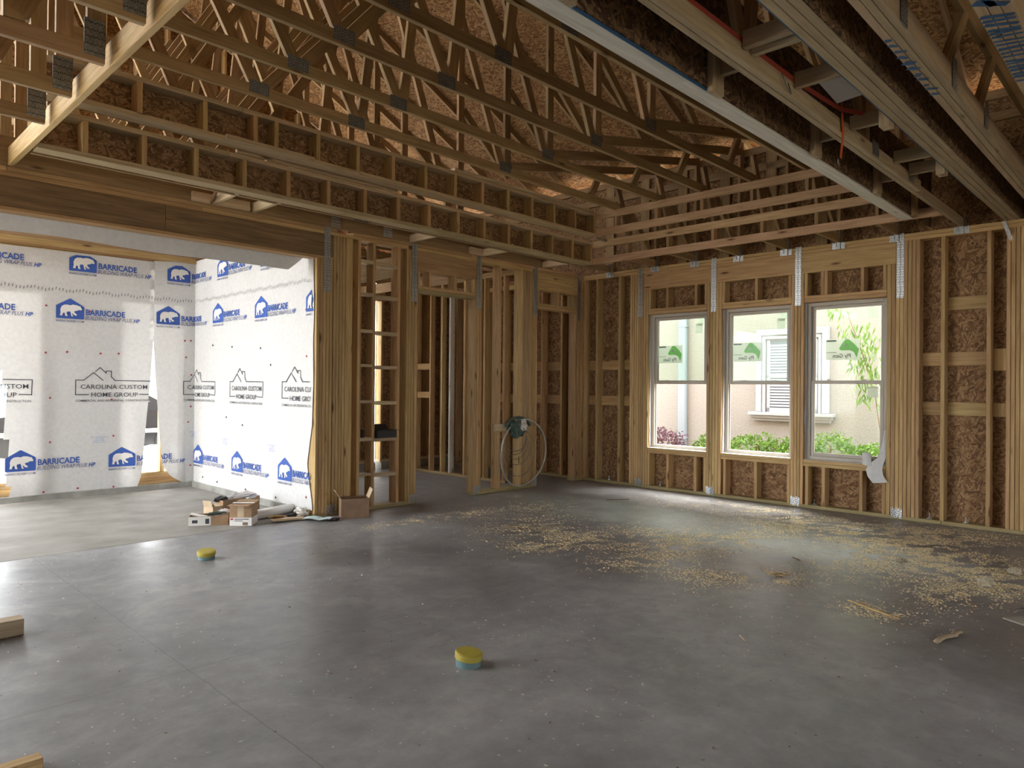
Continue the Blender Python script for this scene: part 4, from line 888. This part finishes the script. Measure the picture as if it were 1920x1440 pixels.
# ------------------------------------------------------------------ things on the floor
def carton(name, label, loc, rz, dx, dy, dz, mat='cardboard', flaps=None, group=None):
    t = empty(name, loc, label, 'box', group, rz=rz); th = .005
    lbox('base', t, -dx/2, dx/2, -dy/2, dy/2, 0, th, mat, 0)
    lbox('wall', t, -dx/2, dx/2, -dy/2, -dy/2+th, 0, dz, mat, 0); lbox('wall', t, -dx/2, dx/2, dy/2-th, dy/2, 0, dz, mat, 0); lbox('wall', t, -dx/2, -dx/2+th, -dy/2+th, dy/2-th, 0, dz, mat, 0); lbox('wall', t, dx/2-th, dx/2, -dy/2+th, dy/2-th, 0, dz, mat, 0)
    for side, angd, m2 in (flaps or []):
        l = .5*min(dx, dy); a = math.radians(angd)
        if side in 'xX':
            sg = 1 if side == 'X' else -1; o = bpy.data.objects.new('flap', boxmesh(l, dy-.01, .004, m2, 0))
            put(o, t, WM[t] @ Matrix.Translation((sg*dx/2, 0, dz)) @ Matrix.Rotation(-sg*a, 4, 'Y') @ Matrix.Translation((sg*l/2, 0, 0)))
        else:
            sg = 1 if side == 'Y' else -1; o = bpy.data.objects.new('flap', boxmesh(dx-.01, l, .004, m2, 0))
            put(o, t, WM[t] @ Matrix.Translation((0, sg*dy/2, dz)) @ Matrix.Rotation(sg*a, 4, 'X') @ Matrix.Translation((0, sg*l/2, 0)))
    return t
def crumple(name, parent, c, rad, mat, seed, sq=(1, 1, .6)):
    bm = bmesh.new(); bmesh.ops.create_icosphere(bm, subdivisions=3, radius=1); rnd = random.Random(seed)
    for v in bm.verts:
        d = v.co.normalized(); k = 1+.45*noise.noise(d*2.3+Vector((seed, 0, 0)))+.25*noise.noise(d*6+Vector((0, seed, 0))); v.co = Vector((d.x*sq[0], d.y*sq[1], d.z*sq[2]))*k*rad
    me = bpy.data.meshes.new(name); bm.to_mesh(me); bm.free(); me.materials.append(MATS[mat]); o = bpy.data.objects.new(name, me); return put(o, parent, Matrix.Translation(c))
# the open dark carton against the post
ob = carton('cardboard_box', 'open brown cardboard box against the post of wall studs', (-4.17, -.235, 0), math.radians(-25), .29, .20, .205, 'cardboard_dark', [('x', 55, 'cardboard_light'), ('X', 68, 'cardboard_light'), ('Y', -60, 'cardboard_dark')])
# closed taped carton with a printed white band
cb = carton('cardboard_box', 'closed brown carton with a printed white band by the porch', (-5.19, .16, 0), math.radians(-42), .21, .20, .215, 'cardboard', [('y', 0, 'cardboard'), ('Y', 0, 'cardboard')])
lbox('tape', cb, -.105, .105, -.025, .025, .215, .2175, 'paper_white', 0); lbox('white_band', cb, -.106, .106, -.1015, -.1005, .005, .085, 'paper_white', 0); lbox('white_band', cb, .1052, .1062, -.10, .10, .005, .085, 'paper_white', 0)
lbox('tape', cb, -.03, .03, -.1012, -.1, .09, .21, 'cardboard_light', 0); lbox('red_mark', cb, -.098, -.07, -.1025, -.1015, .062, .08, 'nail_red', 0); lbox('printed_text', cb, -.06, .08, -.1025, -.1015, .066, .074, 'ink_grey', 0); lbox('printed_text', cb, -.06, .02, -.1025, -.1015, .05, .056, 'ink_grey', 0); lbox('printed_drawing', cb, .02, .07, -.1025, -.1015, .012, .04, 'cardboard_dark', 0)
# flat white-labelled carton, torn open, with packaging
lb = carton('cardboard_box', 'low torn open carton with a white shipping label and packaging', (-5.43, .40, 0), math.radians(-28), .36, .17, .095, 'cardboard', [])
lbox('shipping_label', lb, -.182, .02, -.0865, -.0855, .004, .092, 'paper_white', 0); lbox('shipping_label', lb, -.1815, -.1805, -.08, .04, .004, .09, 'paper_white', 0); lbox('barcode', lb, -.03, .005, -.0875, -.0865, .02, .07, 'ink_grey', 0); lbox('printed_text', lb, -.15, -.1, -.0875, -.0865, .03, .06, 'ink_grey', 0)
lbox('flap', lb, -.17, -.02, -.08, .03, .096, .099, 'paper_white', 0, Matrix.Rotation(.25, 4, 'Y'))
fb = props(crumple('foil_packaging', None, (-5.30, .36, .085), .075, 'foil', 5, (1.1, .8, .7)), 'crumpled silvery packaging spilling from the low carton', 'packaging')
gb = props(crumple('foam_packaging', None, (-5.40, .32, .115), .05, 'bundle_green', 8, (1.7, .5, .35)), 'dark green wrapped roll lying on the low carton', 'packaging')
cf = carton('cardboard_box', 'upright pale-flapped carton behind the low labelled carton', (-5.30, .62, 0), math.radians(20), .13, .13, .14, 'cardboard_light', [('x', 75, 'cardboard_light')])
lg = carton('cardboard_box', 'long shallow carton full of silvery packaging at the back', (-4.96, .80, 0), math.radians(12), .46, .14, .17, 'cardboard', [])
props(crumple('foil_packaging', None, (-4.91, .80, .17), .10, 'foil', 11, (1.7, .6, .5)), 'silvery bubble packaging heaped on the long back carton', 'packaging'); props(crumple('black_packaging', None, (-5.15, .78, .17), .06, 'black_plastic', 12, (1.2, .8, .6)), 'black plastic packaging at the end of the long carton', 'packaging')
pp = empty('plastic_pipe', (-4.76, .34, 0), 'white plastic pipe lying on the slab behind the closed carton', 'pipe')
tube('pipe_body', pp, [(-5.03, .29, .052), (-4.53, .42, .052)], .05, 'pvc_white', 20); tube('bore_shade_disc', pp, [(-5.036, .288, .052), (-5.03, .29, .052)], .043, 'dark_hole', 20)  # dark end disc stands for the shade inside the pipe
sc_ = empty('scrap_lumber', (-4.82, .03, 0), 'short offcuts of sheathing lying beside the pipe', 'lumber')
beam('offcut', sc_, (-4.95, .04, .03), (-4.62, .0, .015), .10, .02, 'pine_pale', Vector((0, 0, 1))); beam('offcut', sc_, (-4.96, .06, .06), (-4.80, .10, .035), .07, .015, 'pine', Vector((0, .4, 1)))
bag = empty('plastic_bag', (-4.53, -.1, 0), 'pale blue plastic wrap strip lying at the foot of the post', 'bag')
V = []; F = []
for i in range(16):
    t_ = i/15; c = Vector((-4.63+.17*t_, -.02-.26*t_, .012+.018*abs(math.sin(t_*5)))); s = Vector((.5, .35, 0)).normalized()*(.05+.03*math.sin(t_*3))
    for q in (-1, 0, 1): V.append(c+s*q+Vector((0, 0, .012*(1-abs(q))+.006*fbm(t_*6, q, 2))))
for i in range(15):
    for j in range(2): a = i*3+j; F.append((a, a+3, a+4, a+1))
meshobj('sheet', bag, V, F, 'bag_blue', smooth=True)
props(crumple('wrap_scrap', None, (-4.60, .10, .055), .075, 'paper_white', 21, (.9, .8, .75)), 'crumpled white wrap scrap at the pipe end', 'scrap'); props(crumple('black_packaging', None, (-4.70, .10, .035), .05, 'black_plastic', 22, (1.2, .7, .5)), 'small black plastic scrap at the pipe end', 'scrap'); props(crumple('black_packaging', None, (-4.44, -.30, .02), .05, 'black_plastic', 23, (1.3, .5, .3)), 'flat black scrap lying between the post and open box', 'scrap')
# dark tray standing on the ladder blocks
bt = carton('plastic_tray', 'black open tray standing on the ladder blocks of the stud bay', (-3.60, .055, .80), 0, .27, .16, .085, 'black_plastic', [('Y', 50, 'black_plastic'), ('X', 10, 'cardboard_dark')])
bs = box('black_pouch', None, -3.91, -3.89, .0, .05, .812, .90, 'black_plastic'); props(bs, 'small black pouch standing on the left ladder block', 'pouch')
# stub-up pipes with yellow caps
def stub(loc, label, tx, ty):
    t = empty('capped_pipe', (*loc, 0), label, 'pipe cap', 'capped pipe stubs in the slab'); tl = Matrix.Rotation(tx, 3, 'X') @ Matrix.Rotation(ty, 3, 'Y')
    lathe('pipe_stub', t, [(.063, -.005), (.063, .040)], 'pipe_teal', 36, (*loc, 0)); lathe('yellow_cap', t, [(.068, 0), (.070, .003), (.070, .026), (.067, .030), (.045, .031)], 'cap_yellow', 40, (*loc, .034), tl)
    lathe('cap_rim', t, [(.060, 0), (.060, .003)], 'cap_yellow', 40, (*loc, .0645), tl)
stub((-6.03, -.98), 'yellow capped pipe stub in the floor nearer the wrapped porch', .14, -.05); stub((-5.985, -4.03), 'yellow capped pipe stub in the floor nearest the camera', .10, .05)
# tubing coil on a scrap nailed across the studs
co = empty('tubing_coil', (-1.5, -.03, .02), 'loop of grey tubing with a bundled green wrapping hung on studs', 'tubing')
box('support_scrap', co, -1.88, -1.29, -.04, -.003, .80, .90, 'pine_pale')
pts = []
for i in range(48):
    a = math.pi/2-2*math.pi*i/48; pts.append((-1.42+.50*math.cos(a)*(1.0 if math.cos(a) > 0 else .78), -.075-.03*math.sin(a), .50+.455*math.sin(a)))
tube('tube_loop', co, pts, .011, 'hose_grey', 8, True)
for k, (r_, zc, dx) in enumerate(((.36, .62, .02), (.31, .66, -.02), (.28, .70, -.03), (.25, .72, -.02), (.40, .50, .03))):
    tube('wire_loop', co, [(-1.50+dx+r_*.8*math.cos(a*math.pi/18), -.055-.006*k, zc+r_*.78*math.sin(a*math.pi/18)) for a in range(-17, 1 if k < 4 else 10)], .0042, 'wire_steel', 6)
crumple('wrapped_bundle', co, (-1.52, -.09, .83), .125, 'bundle_green', 31, (1.15, .5, 1.0)); crumple('clear_wrapping', co, (-1.45, -.13, .87), .07, 'foil', 33, (1.1, .4, 1))
tube('top_coil', co, [(-1.50+.23*math.cos(a*math.pi/14), -.08, .86+.12*math.sin(a*math.pi/14)) for a in range(0, 15)], .02, 'bundle_green', 8)
# debris
def stick(name, label, a, b, r, mat, cat='stick'):
    a, b = Vector(a), Vector(b); pts = [a.lerp(b, i/6)+Vector((random.uniform(-r, r)*.6, random.uniform(-r, r)*.6, 0)) for i in range(7)]
    return props(tube(name, None, pts, r, mat, 7, flat=r*.6), label, cat)
stick('wood_splinter', 'long thin wood splinter on the floor before the windows', (-3.50, -5.0, .010), (-3.675, -5.353, .010), .009, 'pine')
stick('wood_splinter', 'short stub lying across the long wood splinter', (-3.54, -5.14, .022), (-3.56, -5.09, .03), .011, 'pine_grey')
stick('bark_chunk', 'rough flat wood chunk near the right edge of the floor', (-3.948, -5.615, .012), (-3.692, -5.682, .016), .018, 'pine_grey', 'wood chunk')
stick('wood_splinter', 'dark splinter beside the sawdust patch', (-2.57, -4.25, .006), (-2.63, -4.34, .006), .006, 'bark')
stick('wood_splinter', 'curled splinter heap piece in the sawdust patch', (-3.19, -4.33, .012), (-3.23, -4.47, .012), .009, 'pine'); stick('wood_splinter', 'second splinter crossing the sawdust heap', (-3.27, -4.38, .02), (-3.17, -4.42, .014), .008, 'pine_truss')
stick('wood_splinter', 'thin splinter left of the sawdust patch', (-3.66, -3.87, .006), (-3.60, -3.95, .006), .006, 'pine_pale'); stick('wood_splinter', 'pale splinter near the middle of the sawdust', (-3.52, -4.02, .006), (-3.56, -4.13, .006), .005, 'pine_pale')
stick('wood_splinter', 'tiny pale splinter on the bare grey floor', (-4.62, -4.80, .004), (-4.68, -4.86, .004), .004, 'pine_pale'); stick('wood_splinter', 'dark sliver on the floor near the doorway light', (-1.28, -1.40, .005), (-1.05, -1.58, .005), .007, 'bark')
props(crumple('stone_lump', None, (-2.45, -5.58, .035), .045, 'rock', 41, (.9, 1, .9)), 'small tan rubble lump nearer the middle of the floor', 'rubble'); props(crumple('stone_lump', None, (-1.9, -5.66, .035), .045, 'rock', 42, (1.2, 1, .7)), 'small tan rubble lump at the right picture edge', 'rubble'); props(crumple('stone_lump', None, (-2.07, -4.93, .014), .04, 'rock', 43, (1.4, .8, .5)), 'flat rubble lump in the sawdust before the right window', 'rubble')
ps = meshobj('sheet_scrap', None, [(-3.18, -5.797, .002), (-3.26, -5.93, .002), (-2.75, -6.35, .002), (-2.62, -6.2, .002), (-3.18, -5.797, .009), (-3.26, -5.93, .009), (-2.75, -6.35, .009), (-2.62, -6.2, .009)], [(0, 1, 2, 3), (7, 6, 5, 4), (0, 4, 5, 1), (1, 5, 6, 2), (2, 6, 7, 3), (3, 7, 4, 0)], 'tan_sheet'); props(ps, 'thin tan sheet scrap at the right edge of the floor', 'scrap')
props(tube('bent_wire', None, [(-3.02, -5.83, .012), (-2.97, -5.84, .02), (-2.90, -5.87, .016), (-2.86, -5.92, .012)], .006, 'wire_steel', 6), 'bent dark wire lying on the tan sheet scrap', 'wire')
for i, (a, b) in enumerate((((-1.02, -4.20), (-.93, -4.24)), ((-1.0, -4.26), (-.92, -4.30)), ((-.97, -4.32), (-.9, -4.35)))):
    props(beam('metal_clip', None, (*a, .005), (*b, .012), .022, .004, 'galvanised', Vector((0, 0, 1))), ['zigzag steel clip on the sawdust, left of three', 'steel clip in the middle of three on the sawdust', 'steel clip at the right of three on the sawdust'][i], 'metal clip', 'steel clips on the floor')
ob1 = box('lumber_offcut', None, -8.1, -7.45, -2.0, -1.9, .002, .09, 'pine_grey'); props(ob1, 'grey lumber offcut entering at the left picture edge', 'lumber')
ob2 = box('lumber_offcut', None, -8.15, -7.72, -3.66, -3.60, .002, .04, 'pine'); props(ob2, 'brown lumber offcut at the bottom left corner', 'lumber')

# sawdust and grit
def flakes(name, n, sampler, smin, smax, mat, label, cat, seed):
    rnd = random.Random(seed); V = []; F = []
    cnt = 0
    while cnt < n:
        p = sampler(rnd)
        if p is None: continue
        x, y = p; s = rnd.uniform(smin, smax); a = rnd.random()*6.28; e = rnd.uniform(.25, .6); h = rnd.uniform(.15, .5)*s
        ca, sa = math.cos(a)*s, math.sin(a)*s; k = len(V)
        V += [(x-ca, y-sa, .001), (x+sa*e, y-ca*e, .001+h*rnd.random()), (x+ca, y+sa, .001+h), (x-sa*e, y+ca*e, .001)]; F.append((k, k+1, k+2, k+3)); cnt += 1
    o = meshobj(name, None, V, F, mat); return props(o, label, cat, kind='stuff')
BL = [(-4.0, -.85, .45, .12, .35), (-3.3, -.95, .5, .2, .5), (-3.15, -1.9, .55, .45, 1.0), (-3.3, -2.6, .45, .4, 1.3), (-3.8, -2.5, .3, .25, .5), (-3.7, -3.4, .3, .25, .5), (-3.15, -3.4, .45, .35, 1.1), (-2.3, -3.5, .55, .4, 1.6), (-2.7, -3.0, .4, .4, 1.0), (-1.1, -3.7, .6, .7, 2.0), (-1.2, -4.3, .6, .5, 2.4), (-1.35, -4.8, .7, .4, 2.8), (-1.9, -5.2, .8, .35, 3.0), (-2.2, -5.6, .6, .28, 2.2), (-2.9, -5.4, .3, .15, .5), (-2.4, -4.7, .5, .3, 1.0), (-3.25, -4.4, .22, .22, .8), (-3.6, -4.05, .35, .3, .6), (-.5, -4.9, .35, .6, 1.6), (-.5, -3.2, .3, .7, .7), (-.9, -2.2, .4, .6, .25), (-2.3, -1.2, .5, .3, .3), (-3.6, -5.2, .15, .2, .3), (-1.0, -6.2, .6, .5, 1.2)]
TOT = sum(b[4] for b in BL)
def saw(rnd):
    q = rnd.random()*TOT
    for b in BL:
        q -= b[4]
        if q <= 0: break
    x, y = rnd.gauss(b[0], b[2]*.6), rnd.gauss(b[1], b[3]*.6)
    if x > -.02 or y > -.05: return None
    d = .5+.5*fbm(x*2.6, y*2.6, 3)+.55*fbm(x*7.5+y*2, y*9, 6)
    if d < .28+.36*rnd.random(): return None
    return x, y
flakes('sawdust', 62000, saw, .003, .012, 'sawdust', 'pale yellow sawdust scattered over the slab before the windows', 'sawdust', 5)
def grit(rnd):
    x, y = rnd.uniform(-9, -.1), rnd.uniform(-6.8, -.1); 
    if .5+.5*fbm(x*1.2, y*1.2, 8) < .35+.4*rnd.random(): return None
    return x, y
flakes('debris', 4200, grit, .003, .011, 'grit', 'small pale crumbs and chips littering the grey slab', 'debris', 9)
def chips(rnd): return rnd.uniform(-8.5, -1), rnd.uniform(-6.6, -.3)
flakes('dirt', 700, chips, .003, .011, 'bark', 'dark dirt crumbs littering the grey slab', 'dirt', 12)
